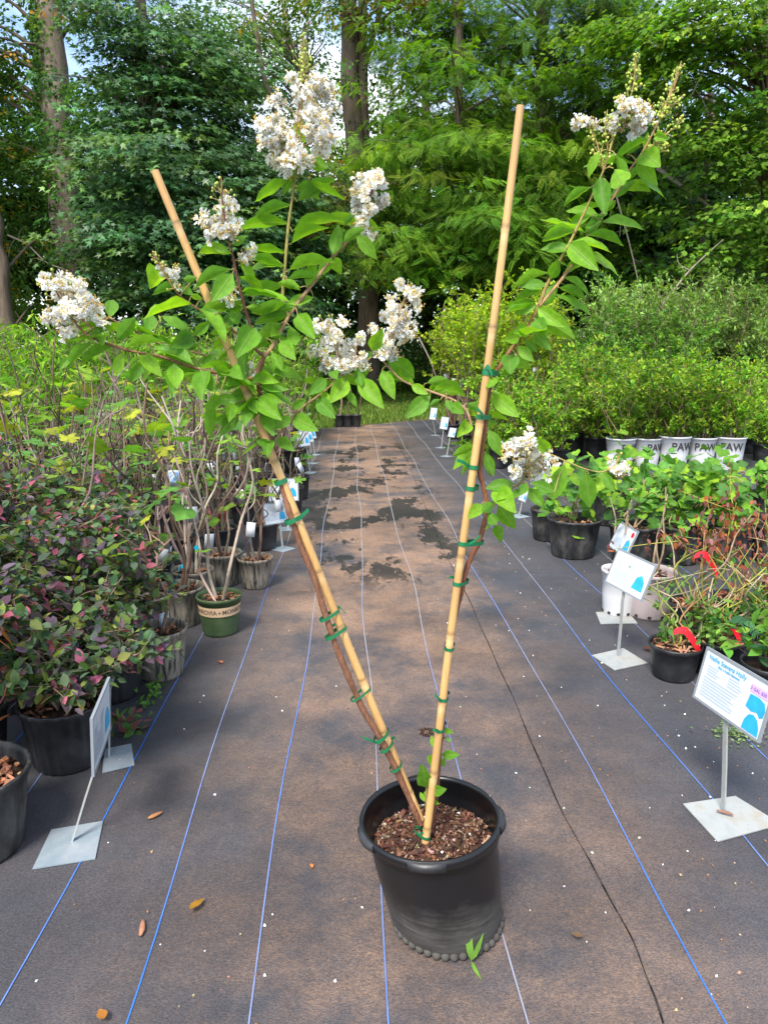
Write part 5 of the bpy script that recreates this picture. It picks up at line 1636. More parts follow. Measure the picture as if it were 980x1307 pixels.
LEAVES = [  # (zoom, x0, y0, [(base x, base y, tip x, tip y, apparent width, side)])  side: u = we see the underside, t = the top
 (5.941, 360, 180, [(165, 110, 352, 218, 105, 'u'), (120, 195, 5, 400, 95, 't'), (125, 350, 485, 365, 72, 'u'), (115, 460, 400, 275, 110, 'u'), (80, 690, 460, 540, 92, 'u'), (70, 785, 345, 620, 72, 'u'),
   (385, 865, 435, 635, 115, 'u'), (460, 770, 625, 650, 82, 'u'), (560, 700, 718, 885, 105, 't'), (585, 600, 740, 675, 72, 't'), (560, 560, 465, 640, 42, 'u'), (45, 990, 390, 880, 85, 'u'), (40, 1055, 275, 1010, 60, 'u'),
   (0, 1095, 150, 1108, 50, 'u'), (185, 1110, 250, 900, 100, 'u'), (385, 880, 440, 1005, 85, 'u'), (265, 1030, 385, 880, 90, 'u'), (240, 1190, 30, 1240, 75, 't')]),
 (4.4545, 180, 200, [(860, 130, 645, 262, 62, 'u'), (855, 280, 640, 318, 62, 'u'), (840, 385, 558, 345, 72, 'u'), (825, 550, 600, 530, 50, 'u'), (815, 630, 600, 572, 58, 'u'), (515, 500, 590, 460, 45, 'u'), (505, 540, 400, 500, 50, 't'),
   (560, 600, 665, 700, 60, 't'), (515, 645, 300, 725, 66, 'u'), (520, 665, 410, 820, 110, 't'), (320, 685, 235, 705, 50, 'u'), (240, 745, 65, 768, 46, 'u'), (300, 785, 230, 740, 44, 't'), (810, 730, 585, 790, 82, 'u'), (905, 745, 780, 712, 50, 'u'),
   (875, 860, 625, 890, 90, 'u'), (860, 905, 640, 935, 70, 'u'), (590, 830, 320, 880, 88, 'u'), (590, 850, 440, 820, 60, 'u'), (480, 970, 535, 875, 70, 'u'), (690, 850, 600, 862, 42, 'u')]),
 (4.0833, 200, 320, [(508, 405, 425, 538, 108, 't'), (460, 300, 310, 262, 80, 'u'), (440, 315, 372, 392, 75, 'u'), (650, 378, 520, 442, 60, 'u'), (650, 390, 588, 445, 62, 't'), (735, 335, 815, 445, 82, 't'), (690, 390, 730, 492, 70, 'u'), (645, 470, 722, 562, 90, 't'),
   (600, 452, 690, 466, 30, 'u'), (570, 458, 515, 502, 50, 'u'), (472, 515, 432, 692, 62, 'u'), (600, 530, 652, 622, 50, 't'), (172, 422, 28, 342, 50, 't'), (188, 445, 85, 502, 85, 't'), (282, 368, 188, 444, 52, 't'), (392, 398, 275, 424, 50, 'u'), (382, 448, 285, 515, 52, 't'),
   (192, 598, -10, 488, 62, 't'), (340, 582, 195, 572, 42, 't'), (92, 588, 90, 718, 98, 't'), (228, 622, 300, 742, 100, 't'), (372, 642, 298, 600, 60, 't'), (432, 702, 328, 660, 55, 't'), (440, 690, 295, 705, 60, 't'),
   (522, 762, 328, 832, 66, 't'), (520, 760, 365, 738, 55, 't'), (502, 732, 395, 698, 52, 't'), (530, 770, 638, 872, 92, 't'), (540, 760, 642, 782, 62, 't'), (550, 742, 722, 772, 44, 't'), (540, 682, 682, 722, 72, 't'), (530, 650, 622, 682, 80, 't'), (490, 780, 522, 842, 60, 't'),
   (440, 782, 295, 772, 62, 't'), (422, 832, 335, 955, 82, 't'), (300, 790, 285, 978, 62, 'u'), (410, 860, 290, 900, 60, 't'), (560, 842, 602, 935, 80, 't'), (482, 800, 468, 885, 62, 't'), (400, 800, 380, 880, 70, 't'), (702, 868, 615, 920, 72, 't'), (712, 868, 805, 915, 92, 't'), (702, 822, 782, 778, 50, 't'), (330, 760, 260, 830, 70, 't'), (560, 640, 500, 690, 50, 't'), (500, 660, 460, 720, 45, 'u'),
   (330, 320, 200, 345, 45, 't'), (310, 330, 345, 400, 50, 'u'), (240, 250, 175, 230, 35, 'u'), (200, 500, 130, 530, 40, 't'), (300, 540, 240, 590, 45, 't')]),
 (5.45, 300, 480, [(140, 440, 272, 495, 62, 't'), (302, 430, 395, 512, 92, 't'), (135, 450, 80, 435, 25, 'u')]),
 (4.4545, 40, 330, [(445, 340, 465, 222, 82, 't'), (480, 470, 597, 333, 78, 'u'), (660, 432, 690, 308, 95, 't'), (580, 402, 602, 348, 42, 't'), (350, 422, 435, 358, 60, 'u'), (540, 512, 755, 450, 52, 'u'), (640, 442, 765, 470, 42, 'u'), (430, 450, 183, 450, 36, 't'),
   (352, 480, 198, 612, 52, 'u'), (482, 500, 278, 572, 46, 'u'), (520, 532, 480, 672, 60, 't'), (640, 580, 558, 705, 66, 't'), (612, 558, 548, 612, 32, 'u'), (600, 530, 748, 665, 82, 't'), (690, 500, 915, 605, 72, 't'), (818, 606, 822, 745, 106, 't'), (912, 418, 800, 502, 88, 't'),
   (742, 328, 895, 422, 60, 't'), (955, 490, 848, 522, 42, 'u'), (380, 470, 430, 440, 40, 't'), (230, 560, 160, 630, 40, 't')]),
 (3.769, 400, 340, [(282, 402, 328, 318, 66, 't'), (205, 478, 235, 585, 62, 'u'), (282, 410, 218, 462, 42, 't'), (345, 430, 512, 548, 90, 't'), (330, 498, 382, 632, 80, 't'), (222, 540, 322, 672, 108, 't'), (162, 540, 88, 652, 80, 't'), (62, 540, -2, 605, 72, 't'), (90, 500, 112, 545, 42, 't'),
   (165, 600, 205, 672, 45, 't'), (18, 638, 102, 724, 76, 't'), (38, 598, 82, 662, 52, 't'), (250, 470, 240, 540, 50, 'u'), (545, 562, 642, 535, 42, 'u'), (470, 570, 552, 612, 50, 't'), (562, 620, 440, 728, 82, 't'), (560, 600, 602, 558, 34, 't'), (582, 612, 652, 598, 36, 'u'), (642, 616, 702, 604, 20, 'u'), (612, 640, 555, 672, 26, 'u'),
   (660, 660, 722, 712, 62, 't'), (738, 660, 822, 692, 48, 'u'), (750, 752, 698, 812, 78, 't'), (640, 640, 665, 700, 40, 't')]),
 (5.444, 520, 460, [(590, 238, 772, 385, 128, 't'), (560, 478, 662, 662, 112, 't'), (540, 638, 602, 805, 72, 't'), (485, 598, 302, 658, 62, 'u'), (485, 620, 308, 755, 74, 't'), (480, 680, 358, 795, 48, 'u'), (545, 95, 600, 195, 95, 'u'), (560, -20, 595, 62, 70, 'u'), (640, 92, 705, 78, 60, 'u'), (560, 440, 615, 430, 35, 'u')]),
 (4.083, 560, 480, [(572, 392, 505, 325, 72, 't'), (652, 455, 592, 655, 92, 't'), (760, 490, 790, 692, 96, 't'), (850, 500, 912, 605, 70, 't'), (470, 585, 540, 682, 74, 't'), (395, 560, 238, 582, 64, 't'), (372, 580, 305, 645, 62, 't'), (300, 582, 375, 692, 102, 't'), (220, 668, 158, 742, 62, 't'), (292, 650, 218, 712, 62, 'u'), (310, 680, 392, 792, 92, 'u'),
   (250, 708, 302, 772, 62, 'u'), (300, 780, 322, 858, 72, 'u'), (600, 605, 478, 552, 52, 't'), (460, 560, 418, 622, 52, 't'), (240, 400, 285, 520, 70, 't'), (330, 620, 260, 600, 55, 't'), (420, 590, 380, 640, 55, 't'), (245, 800, 265, 770, 25, 'u')]),
 (4.4545, 600, 280, [(592, 70, 400, 112, 60, 'u'), (580, 172, 398, 165, 62, 't'), (600, 162, 692, 172, 56, 'u'), (662, 92, 872, 126, 46, 'u'), (620, 208, 885, 262, 56, 't'), (528, 312, 715, 193, 62, 'u'), (458, 338, 505, 222, 92, 't'), (442, 308, 228, 378, 50, 'u'), (432, 372, 288, 368, 56, 't'), (402, 410, 252, 442, 50, 'u'), (500, 390, 665, 435, 50, 'u'), (520, 330, 695, 415, 36, 't'),
   (480, 432, 692, 552, 40, 't'), (375, 470, 188, 502, 32, 'u'), (375, 490, 248, 532, 60, 't'), (380, 502, 525, 612, 98, 't'), (420, 490, 485, 378, 62, 'u'), (325, 618, 238, 640, 60, 't'), (335, 638, 278, 672, 42, 't'), (282, 660, 182, 682, 60, 't'), (370, 570, 432, 662, 72, 't'), (350, 628, 452, 745, 72, 'u'), (312, 680, 382, 755, 52, 't'), (270, 720, 362, 805, 70, 't'), (228, 760, 222, 885, 90, 't'), (260, 780, 322, 842, 60, 'u'), (752, 0, 645, 75, 60, 'u')]),
 (4.4545, 680, 60, [(380, 738, 402, 938, 110, 't'), (330, 800, 162, 888, 56, 'u'), (380, 962, 186, 930, 56, 't'), (332, 960, 198, 1005, 60, 't'), (240, 1040, 55, 1062, 42, 'u'), (422, 950, 275, 1062, 52, 'u'), (388, 1000, 645, 1018, 52, 't'), (382, 598, 303, 735, 60, 't'), (458, 690, 512, 782, 98, 'u'), (440, 852, 562, 768, 62, 'u'), (470, 618, 545, 775, 60, 'u'), (530, 762, 602, 668, 60, 'u'), (588, 640, 692, 762, 98, 't'), (560, 772, 785, 802, 42, 't'),
   (530, 610, 602, 558, 32, 'u'), (640, 592, 652, 488, 62, 't'), (660, 600, 712, 570, 42, 't'), (402, 942, 472, 868, 60, 'u'), (690, 500, 762, 522, 52, 't'), (430, 780, 520, 730, 60, 'u')]),
 (4.083, 380, 760, [(690, 740, 720, 800, 40, 't'), (735, 790, 690, 730, 45, 'u'), (750, 830, 840, 830, 50, 't'), (745, 860, 765, 890, 40, 'u'), (700, 830, 695, 890, 35, 'u'), (660, 970, 660, 905, 55, 't'), (760, 700, 810, 715, 35, 't'), (770, 740, 800, 765, 35, 't')]),
 (4.26, 440, 960, [(440, 185, 425, 90, 55, 't'), (435, 270, 405, 215, 40, 't'), (480, 215, 545, 200, 40, 't'), (450, 240, 425, 255, 40, 'u'), (480, 270, 510, 280, 35, 't')]),
]
EYEP = np.array([0, 0, EYE])
pet = MB()
RATIO = .43
for zoom, ox, oy, lst in LEAVES:
    for (bx, by, tx, ty, w, side) in lst:
        B, T = np.array([ox + bx / zoom, oy + by / zoom]), np.array([ox + tx / zoom, oy + ty / zoom])
        j = int(np.argmin(np.sum((ALLP - B) ** 2, 1)))
        S = ALLS[j]
        gap = np.linalg.norm(ALLP[j] - B)
        yb = S[1] + RNG.normal(0, .012) - .0008 * gap * .5
        pb = at(B[0], B[1], yb)
        lpx = np.linalg.norm(T - B)
        wpx = w / zoom
        true = max(lpx, wpx / RATIO * .93)
        s = np.linalg.norm(pb - EYEP) / FPX
        dep = math.sqrt(max(0, true ** 2 - lpx ** 2)) * s
        dep = dep if side == 't' and T[1] > B[1] else dep * (1 if RNG.uniform() < .5 else -1)
        dep += RNG.normal(0, .012)
        pt = at(T[0], T[1], yb - dep)
        d = pt - pb
        L = np.linalg.norm(d)
        view = unit(EYEP - (pb + pt) / 2)
        du = d / L
        perp = unit(np.cross(du, view))
        face = unit(np.cross(perp, du))            # toward the eye, square to the blade
        if perp[2] < 0: perp = -perp
        ca = min(1.0, wpx / (RATIO * true))
        ca = max(.25, ca)
        sa = math.sqrt(1 - ca * ca)
        nrm = (face if side == 't' else -face) * ca + perp * sa
        leaf_object('leaf', CM[RNG.integers(0, 5)], plant, pb - np.array(plant.location), d, nrm, L)
        if gap > 2.5:
            mid_ = (S + pb) / 2 + np.array([0, 0, .004])
            tube(pet, smooth_path([S, mid_, pb], 3), [.0016, .0012], 5, (.3, .24, .08), cap=False)
# leaves on the shaded side of the branches, between the ones placed above
for si, k in ((1, 5), (2, 4), (3, 3), (4, 8), (5, 9), (6, 3), (7, 4), (8, 6), (9, 6), (10, 4)):
    Q = S3[si]
    for _ in range(k):
        j = RNG.integers(len(Q) // 6 if si != 8 else int(len(Q) * .6), int(len(Q) * .8))
        a = RNG.uniform(0, 6.28)
        d = np.array([math.cos(a), math.sin(a) * .8 + .3, RNG.uniform(-.5, .3)])
        leaf_object('leaf', CM[RNG.integers(0, 5)], plant, Q[j] - np.array(plant.location), d, np.array([0, 0, 1.0]) + RNG.normal(0, .35, 3), RNG.uniform(.08, .125))
for _ in range(12):
    d = rand_unit(1)[0] * np.array([1, 1, .5])
    leaf_object('leaf', CM[RNG.integers(0, 5)], plant, S3[0][-4 - RNG.integers(0, 12)] - np.array(plant.location), d + np.array([0, -.1, -.1]), np.array([0, 0, 1.0]) + RNG.normal(0, .35, 3), RNG.uniform(.07, .11))
pet.build('petioles', M['bud'], plant, world=True, kind='stuff')

# flower panicles: crinkled white petals, yellow stamens, round green buds
PETAL = (np.array([(-.1, 0, 0), (.1, 0, 0), (.5, .45, .12), (.62, .8, -.1), (.25, 1.0, .14), (-.05, .88, -.12), (-.35, 1.05, .1), (-.62, .7, -.08), (-.45, .4, .14), (0, .5, .1)]),
         [(0, 1, 9), (1, 2, 9), (2, 3, 9), (3, 4, 9), (4, 5, 9), (5, 6, 9), (6, 7, 9), (7, 8, 9), (8, 0, 9)])
def ball(mb, c, r, col, n=6):
    th = np.linspace(0, 2 * math.pi, n, endpoint=False)
    ph = np.array([-1.3, -.5, .5, 1.3])
    v = np.array([(math.cos(p_) * math.cos(t_), math.cos(p_) * math.sin(t_), math.sin(p_)) for p_ in ph for t_ in th]) * r + c
    mb.add(v, [(i * n + j, i * n + (j + 1) % n, (i + 1) * n + (j + 1) % n, (i + 1) * n + j) for i in range(3) for j in range(n)], col)
BUDC = [(.35, .42, .07), (.45, .45, .1), (.25, .36, .06), (.42, .3, .1)]
def panicle(axis, width, nflo, nbud, budtip=.25, skew=.0, fl=.0098, lo=.0, label=None):
    """axis: photo pixels + depth along the flower head; width: px at each axis point"""
    A = smooth_path([P3(*p) for p in axis], 5)
    W = np.interp(np.linspace(0, 1, len(A)), np.linspace(0, 1, len(width)), width) * YS / FPX / 2 * .9
    pm, sm, bm, rm = MB(), MB(), MB(), MB()
    tube(rm, A, [.0018, .001], 5, (.34, .17, .07))
    done = 0
    C0, T0 = [], []
    nflo = int(nflo * 2.0)
    while done < nflo:
        if done % 5:                                  # florets sit in little bunches
            C0.append(C0[-(done % 5)] + RNG.normal(0, .0062, 3))
            T0.append(unit(T0[-1] + RNG.normal(0, .3, 3)))
            done += 1
            continue
        t = RNG.uniform(lo, 1 - budtip)
        i = min(len(A) - 1, int(t * (len(A) - 1) + .5))
        rad = W[i] * RNG.uniform(.3, 1.12) ** .6
        ax = unit(A[min(i + 1, len(A) - 1)] - A[max(i - 1, 0)])
        o1 = rand_unit(1)[0]
        o1 = unit(o1 - ax * (o1 @ ax) * .85)
        c = A[i] + o1 * rad + RNG.normal(0, .002, 3)
        C0.append(c)
        T0.append(unit(o1 + np.array([0, 0, .25])))
        if True:
            tube(rm, np.array([A[max(0, i - 1)], A[i] * .4 + c * .6 + np.array([0, 0, -.002]), c]), [.0009, .0006], 4, (.36, .24, .09), cap=False)
        done += 1
    C0, T0 = np.array(C0), np.array(T0)
    k = len(C0)
    for a in range(6):
        side = unit(np.cross(T0, rand_unit(k)))
        d = side * .9 + T0 * .3 + RNG.normal(0, .25, (k, 3))
        pos = C0 + unit(side) * fl * .35
        wcol = np.clip(np.where(RNG.uniform(size=(k, 1)) < .14, np.array([.82, .76, .55]), np.array([.9, .9, .88])) * (1 + RNG.normal(0, .02, (k, 1))), 0, .93)
        scatter(pm, PETAL, pos, d, T0 + RNG.normal(0, .38, (k, 3)), fl * RNG.uniform(.75, 1.2, k), wcol)
    for c, t in zip(C0, T0):
        for q in range(4):
            e = c + t * .007 + RNG.normal(0, .0035, 3)
            tube(sm, np.array([c, (c + e) / 2 + RNG.normal(0, .001, 3), e]), [.0004, .0004], 3, (.6, .5, .2), cap=False)
            ball(sm, e, .0016, jitter([(.72, .48, .08), (.62, .36, .06)], 1)[0], 4)
    for q in range(nbud):
        t = 1 - RNG.uniform(0, 1) ** 1.5 * (1 - lo) if q % 2 else RNG.uniform(1 - budtip * 1.2, 1)
        i = min(len(A) - 1, int(t * (len(A) - 1)))
        o1 = rand_unit(1)[0]
        c = A[i] + o1 * (W[i] * RNG.uniform(.3, 1) + .003)
        ball(bm, c, RNG.uniform(.0022, .0036), jitter(BUDC, 1)[0])
        tube(rm, np.array([A[max(0, i - 1)], c]), [.0008, .0007], 4, (.36, .3, .1), cap=False)
    root = pm.build('flower_panicle', M['flower'], plant, world=True, smooth=False)
    if label: root['label'] = label
    sm.build('stamens', M['bud'], root, world=True, kind='stuff')
    if bm.n: bm.build('buds', M['bud'], root, world=True, kind='stuff')
    rm.build('rachis', M['bud'], root, world=True)
panicle([(376, 210, .03), (378, 175, .03), (382, 130, .03), (386, 95, .03), (388, 45, .03)], [70, 98, 92, 62, 34, 14], 120, 46, .3, label='largest and tallest white flower panicle')
panicle([(352, 205, .02), (360, 195, .02), (368, 180, .02)], [46, 40, 30], 26, 10, .0)
panicle([(412, 190, .03), (404, 170, .03), (395, 155, .03)], [34, 34, 26], 18, 6, .0)
panicle([(278, 302, -.02), (284, 275, -.025), (283, 228, -.03)], [26, 44, 40, 14], 34, 26, .25)
panicle([(468, 296, .095), (468, 270, .098), (474, 240, .1), (482, 216, .1)], [22, 56, 52, 14], 62, 22, .2)
panicle([(118, 420, -.1), (95, 398, -.1), (75, 372, -.1), (58, 348, -.1)], [40, 72, 56, 14], 72, 40, .22, label='white flower panicle at the far left branch tip')
panicle([(222, 368, -.045), (208, 345, -.05), (195, 322, -.05)], [14, 22, 12], 8, 26, .4)
panicle([(432, 478, .06), (428, 445, .06), (420, 412, .06)], [30, 70, 48], 58, 12, .04)
panicle([(452, 470, .055), (454, 450, .055), (456, 432, .055)], [24, 32, 20], 16, 4, .0)
panicle([(488, 452, .07), (505, 420, .07), (512, 395, .07), (524, 362, .07)], [22, 58, 54, 26], 84, 18, .03, label='tight white flower panicle above the path end')
panicle([(675, 612, -.05), (674, 590, -.055), (668, 560, -.05)], [34, 66, 46], 66, 22, .08, label='round white flower cluster low on the right stem')
panicle([(788, 612, -.035), (787, 595, -.035), (790, 578, -.035)], [12, 18, 14], 8, 6, .05)
panicle([(752, 165, -.03), (747, 153, -.03), (744, 145, -.03)], [10, 18, 12], 6, 2, .0)
panicle([(792, 170, -.035), (800, 150, -.038), (806, 128, -.04)], [20, 44, 30], 20, 26, .1)
panicle([(822, 165, -.02), (818, 150, -.02), (815, 135, -.02)], [12, 18, 16], 10, 8, .1)
panicle([(318, 488, .03), (316, 475, .03), (314, 462, .03)], [16, 26, 18], 10, 4, .0)
panicle([(292, 380, 0), (288, 372, 0), (284, 364, 0)], [10, 18, 12], 6, 8, .2)
panicle([(322, 335, .01), (316, 328, .01), (310, 322, .01)], [8, 16, 10], 5, 8, .2)
# sprays of unopened buds at the top of the right stem
def bud_spray(px, k):
    A = smooth_path([P3(*p) for p in px], 4)
    mb = MB()
    tube(mb, A, [.0016, .0008], 5, (.45, .28, .1))
    for i in range(k):
        t = RNG.uniform(.15, 1)
        j = int(t * (len(A) - 1))
        o1 = rand_unit(1)[0]
        c = A[j] + o1 * (.016 * (1.15 - t) + .004)
        ball(mb, c, RNG.uniform(.0024, .0038) * (1.15 - .4 * t), jitter([(.36, .46, .06), (.46, .5, .09), (.3, .42, .06)], 1)[0])
        tube(mb, np.array([A[max(0, j - 1)], c]), [.0008, .0007], 4, (.4, .38, .1), cap=False)
        if i % 3 == 0:
            ball(mb, c + RNG.normal(0, .004, 3), .0026, jitter([(.4, .48, .07)], 1)[0])
    mb.build('bud_spray', M['bud'], plant, world=True, kind='stuff')
bud_spray([(386, 100, .03), (388, 72, .03), (388, 40, .03)], 34)
bud_spray([(785, 168, -.035), (806, 118, -.04), (809, 90, -.04), (812, 68, -.04)], 60)
bud_spray([(837, 161, .05), (850, 130, .05), (860, 105, .05), (869, 78, .05)], 60)
bud_spray([(820, 195, .05), (845, 175, .05), (862, 160, .05), (872, 148, .05)], 34)
bud_spray([(815, 200, .05), (838, 195, .05), (855, 185, .05)], 22)
bud_spray([(770, 217, -.03), (762, 185, -.03), (755, 165, -.03), (750, 155, -.03)], 40)
bud_spray([(775, 190, -.03), (772, 165, -.03), (775, 140, -.03)], 26)
bud_spray([(770, 217, -.03), (765, 200, -.03), (760, 210, -.03)], 16)
bud_spray([(835, 165, .05), (832, 145, .04), (828, 128, .03)], 24)
bud_spray([(845, 140, .05), (860, 132, .05), (871, 122, .05)], 20)
bud_spray([(785, 168, -.035), (790, 140, -.04), (788, 122, -.04)], 24)

# bamboo canes and green ties
def cane(label, pts, r0, r1, nodes, ties, stemoff):
    foot, top = P3(*pts[0]), P3(*pts[-1])
    root = empty('bamboo_cane', foot, label, 'bamboo cane', 'bamboo canes in the crape myrtle pot')
    A = np.array([foot + (top - foot) * t for t in np.linspace(0, 1, 320)])
    tt = np.linspace(0, 1, 320)
    A += np.stack([.004 * np.sin(tt * 5 + r0 * 900), .003 * np.sin(tt * 7), 0 * tt], 1) * np.sin(tt * math.pi)[:, None]
    rr = r0 + (r1 - r0) * tt
    for q in nodes:
        rr = rr + .0012 * np.exp(-((tt - q) / .003) ** 2)
    cc = np.tile(np.array([.55, .32, .12]), (320, 1)) * (1 + .12 * np.sin(tt * 23 + r0 * 700))[:, None]
    for q in nodes:
        cc *= 1 - .6 * np.exp(-((tt - q - .0035) / .0026) ** 2)[:, None]
        cc += np.array([.1, .1, .07]) * np.exp(-((tt - q + .008) / .008) ** 2)[:, None]
    mb = MB()
    tube(mb, A, rr, 12, cc)
    mb.build('culm', M['bamboo'], root, world=True)
    zA = A[:, 2]
    for (px, py, wide, tail) in ties:
        i = int(np.argmin([np.hypot(*(project(p) - np.array([px, py]))) for p in A[::3]])) * 3
        c = A[i]
        ax = unit(A[min(i + 1, 319)] - A[max(i - 1, 0)])
        e1 = unit(np.cross(ax, [0, 1, 0]))
        e2 = np.cross(ax, e1)
        near = ALLS[np.argmin(np.sum((ALLS - c) ** 2, 1))]
        off = near - c
        off -= ax * (off @ ax)
        if np.linalg.norm(off) > .05: off = off * .05 / np.linalg.norm(off)
        mb = MB()
        th = np.linspace(0, 2 * math.pi, 20, endpoint=False)
        ring = []
        for t in th:
            d = e1 * math.cos(t) + e2 * math.sin(t)
            s = max(0.0, float(d @ off)) / (np.linalg.norm(off) + 1e-6)
            ring.append(c + d * (rr[i] + .0018) + off * s ** .7 * 1.05 + (d * .006 * s))
        ring = np.array(ring)
        hw = ax * wide / 2
        k = 20
        mb.add(np.vstack([ring - hw, ring + hw]), [(j, (j + 1) % k, k + (j + 1) % k, k + j) for j in range(k)])
        if tail:
            st = ring[int(RNG.integers(0, 20))]
            Q = smooth_path([st, st + np.array([tail * .5, -.01, .012]), st + np.array([tail, -.012, .004 + RNG.uniform(-.02, .025)])], 4)
            k = len(Q)
            mb.add(np.vstack([Q - hw * .8, Q + hw * .8]), [(j, j + 1, k + j + 1, k + j) for j in range(k - 1)])
        mb.build('tie', M['tie_green'], root, world=True)
    return root
cane('left bamboo cane leaning out past the flowering branches', [(536, 1046, .006), (198, 218, .012)], .0115, .0085, (.05, .16, .25, .34, .43, .52, .6, .7, .8, .93), [(358, 617, .011, 0), (374, 662, .011, .03), (422, 783, .008, .03), (415, 812, .009, -.04), (465, 882, .006, 0), (485, 933, .010, -.03), (490, 950, .009, .02), (503, 975, .008, .0)], 0)
cane('right bamboo cane standing nearly upright beside the budding stem', [(542, 1082, -.02), (664, 135, .0)], .0105, .0085, (.03, .12, .23, .33, .44, .53, .62, .74, .86), [(628, 472, .013, .02), (618, 530, .011, -.02), (606, 597, .010, -.03), (605, 628, .010, .02), (600, 693, .010, .025), (588, 743, .009, -.02), (574, 825, .008, -.012), (563, 893, .008, -.02), (558, 935, .008, -.02), (546, 1070, .008, .025)], 0)

# ------------------------------------------------------------------ litter on the cloth
def chip_obj(name, label, px, size, col, rz, cat, mat='chip', shape='chip'):
    p = on_ground(px[0], px[1], CLOTH_Z)
    mb = MB()
    L, W, T = size
    if shape == 'leaf':
        v = OVATE[0] * np.array([W / .5, L, L]) - np.array([0, L / 2, 0])
        v[:, 2] += .004 + .3 * L * (v[:, 1] / L) ** 2 + .012
        mb.add(v, OVATE[1], col)
    else:
        th = np.linspace(0, 2 * math.pi, 7, endpoint=False)
        A = np.array([(0, -L / 2, T * .5), (W * .1, -L * .2, T * .62), (0, L * .15, T * .6), (-W * .12, L / 2, T * .5)])
        v = []
        for i, a in enumerate(A):
            q = (.5, 1, .9, .45)[i]
            v += [a + np.array([math.cos(t) * W / 2 * q, 0, math.sin(t) * T / 2 * q]) for t in th]
        mb.add(v, [(i * 7 + j, i * 7 + (j + 1) % 7, (i + 1) * 7 + (j + 1) % 7, (i + 1) * 7 + j) for i in range(3) for j in range(7)], col)
        mb.f.append(np.array([tuple(range(6, -1, -1)), tuple(range(21, 28))]))
    o = mb.build(name, M[mat])
    o.location = tuple(p + np.array([0, 0, .002]))
    o.rotation_euler[2] = rz
    return tag(o, label, cat)
chip_obj('bark_chip', 'reddish bark chip lying between two blue threads at the front left', (182, 1187), (.055, .016, .012), (.36, .17, .1), .1, 'bark chip')
chip_obj('bark_chip', 'bark chip on the cloth just right of the edge-on left sign', (199, 1043), (.05, .016, .012), (.4, .18, .08), -.9, 'bark chip')
chip_obj('fallen_leaf', 'orange-yellow curled leaf on the cloth at the front left', (252, 1160), (.06, .024, .01), (.55, .28, .04), -.5, 'leaf', 'leaf', 'leaf')
chip_obj('fallen_leaf', 'brown curled leaf at the bottom edge, left of centre', (131, 1302), (.04, .024, .01), (.45, .18, .04), .6, 'leaf', 'leaf', 'leaf')
chip_obj('fallen_leaf', 'rust coloured dead leaf beside the nearest ribboned pot', (827, 831), (.06, .05, .01), (.3, .1, .05), .9, 'leaf', 'leaf', 'leaf')
chip_obj('bark_chip', 'brown bark stick lying on the right front foot plate', (924, 1043), (.05, .012, .01), (.25, .13, .09), 1.0, 'bark chip').location[2] = .012 + CLOTH_Z
chip_obj('bark_chip', 'small red chip between the green pot and the thread', (282, 846), (.03, .02, .008), (.4, .13, .08), .8, 'bark chip')
chip_obj('fallen_leaf', 'pale brown crumpled leaf right of the crape myrtle pot', (735, 1200), (.032, .02, .01), (.24, .15, .09), .9, 'leaf', 'leaf', 'leaf')
chip_obj('bark_chip', 'tiny orange chip left of the crape myrtle pot', (398, 1107), (.016, .012, .008), (.5, .16, .05), .4, 'bark chip')
# round planting hole burnt in the cloth, filled with crumbs
p = on_ground(545, 934, CLOTH_Z + .002)
mb = MB()
th = np.linspace(0, 2 * math.pi, 20, endpoint=False)
mb.add(np.vstack([[p], [p + np.array([math.cos(t) * .032, math.sin(t) * .034, .001]) * (1 + .12 * math.sin(3 * t)) for t in th]]) * np.array([1, 1, 1]), [(0, 1 + i, 1 + (i + 1) % 20) for i in range(20)], (.05, .035, .025))
for i in range(40):
    a, q = RNG.uniform(0, 6.28), .034 * math.sqrt(RNG.uniform())
    box(mb, p + np.array([q * math.cos(a), q * math.sin(a), .003]), RNG.uniform(.003, .009, 3), np.array(Matrix.Rotation(RNG.uniform(0, 3), 3, 'Z')), jitter([(.16, .09, .06), (.08, .05, .04), (.3, .2, .14)], 1)[0])
tag(mb.build('planting_hole', M['chip'], smooth=False), 'small round hole in the cloth behind the crape myrtle pot', 'hole')
# a weed sprouting under the pot's rim
mb = MB()
p = on_ground(600, 1226, CLOTH_Z)
for d, L in (((-.1, .05, 1), .1), ((.4, .0, .8), .07), ((.1, -.6, .05), .05), ((-.1, .1, .8), .07)):
    scatter(mb, LANCE, [p + np.array([0, -.012, .01])], [d], [(0, -1, .3)], L, [(.2, .4, .06)], wid=1.0)
tag(mb.build('weed_sprout', M['leaf']), 'small grassy weed at the foot of the crape myrtle pot', 'weed')
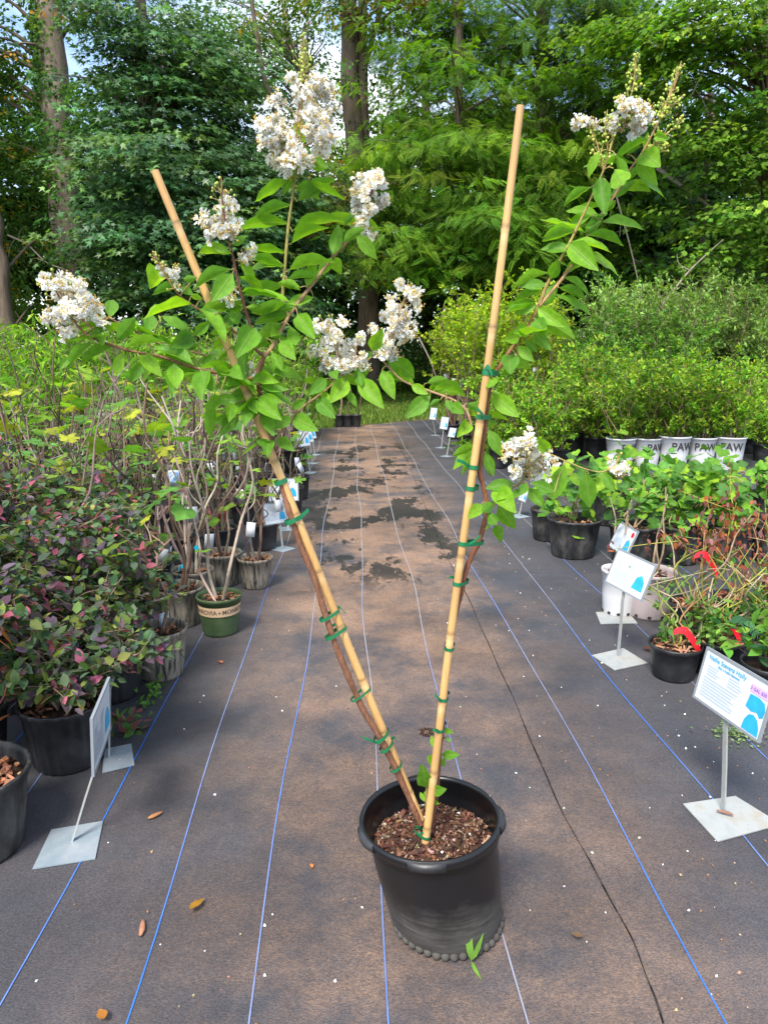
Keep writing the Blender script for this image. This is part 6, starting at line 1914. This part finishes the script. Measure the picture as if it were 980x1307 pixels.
# spurge patch by the right front sign
mb = MB()
p = on_ground(938, 940, CLOTH_Z)
k = 150
q = p + np.stack([RNG.normal(0, .045, k), RNG.normal(0, .035, k), RNG.uniform(.004, .03, k)], 1)
scatter(mb, OVATE_S, q, RNG.normal(0, 1, (k, 3)) * np.array([1, 1, .3]), np.array([0, 0, 1]) + RNG.normal(0, .3, (k, 3)), .016, jitter([(.2, .28, .12), (.16, .24, .1)], k), wid=1.4)
tag(mb.build('ground_weed', M['leaf']), 'low pale weed on the cloth behind the right front sign post', 'weed')
for px, s, lab in (((165, 935), 1.0, 'low pink and green shoot beside the second left foot plate'), ((195, 885), .6, 'tiny weed at the foot of the bent fig pot'), ((188, 900), .5, 'tiny bright weed tuft beside the ribbed black pot')):
    mb = MB()
    p = on_ground(px[0], px[1], CLOTH_Z)
    k = int(40 * s)
    q = p + np.stack([RNG.normal(0, .04 * s, k), RNG.normal(0, .03, k), RNG.uniform(.01, .09 * s, k)], 1)
    scatter(mb, OVATE_S, q, RNG.normal(0, 1, (k, 3)), np.array([0, 0, 1]) + RNG.normal(0, .4, (k, 3)), .04 * s + .01, jitter([(.1, .2, .06), (.14, .24, .06), (.3, .1, .14)] if s == 1 else [(.12, .26, .05)], k), wid=1.2)
    tag(mb.build('ground_weed', M['leaf']), lab, 'weed', kind='stuff')
# perlite and crumbs scattered on the cloth
def crumbs(k, cols, smin, smax, label, name):
    mb = MB()
    u = RNG.uniform(0, 1, k)
    xs = np.where(u < .55, RNG.normal(1.25, .3, k), RNG.uniform(-.9, 1.4, k))
    ys = 1.3 + RNG.uniform(0, 1, k) ** 1.7 * 6
    for x_, y_ in zip(xs, ys):
        if y_ < 1.95 and abs(x_ - PB[0]) < .19: continue
        s = RNG.uniform(smin, smax)
        R = np.array(Matrix.Rotation(RNG.uniform(0, 3), 3, 'Z') @ Matrix.Rotation(RNG.uniform(0, 3), 3, 'X'))
        v = np.array([(1, 0, 0), (-1, 0, 0), (0, 1, 0), (0, -1, 0), (0, 0, 1), (0, 0, -1)]) * s * RNG.uniform(.6, 1.3, (6, 1))
        mb.add(v @ R.T + np.array([x_, y_, CLOTH_Z + s * .6]), [(0, 2, 4), (2, 1, 4), (1, 3, 4), (3, 0, 4), (2, 0, 5), (1, 2, 5), (3, 1, 5), (0, 3, 5)], jitter(cols, 1, .1)[0])
    tag(mb.build(name, M['chip'], smooth=False), label, 'litter', kind='stuff')
crumbs(150, [(.75, .74, .7)], .002, .0055, 'white perlite grains scattered on the cloth', 'perlite')
crumbs(340, [(.28, .16, .09), (.4, .26, .15), (.2, .12, .08), (.45, .33, .2)], .0018, .005, 'brown soil crumbs scattered on the cloth', 'soil_crumbs')
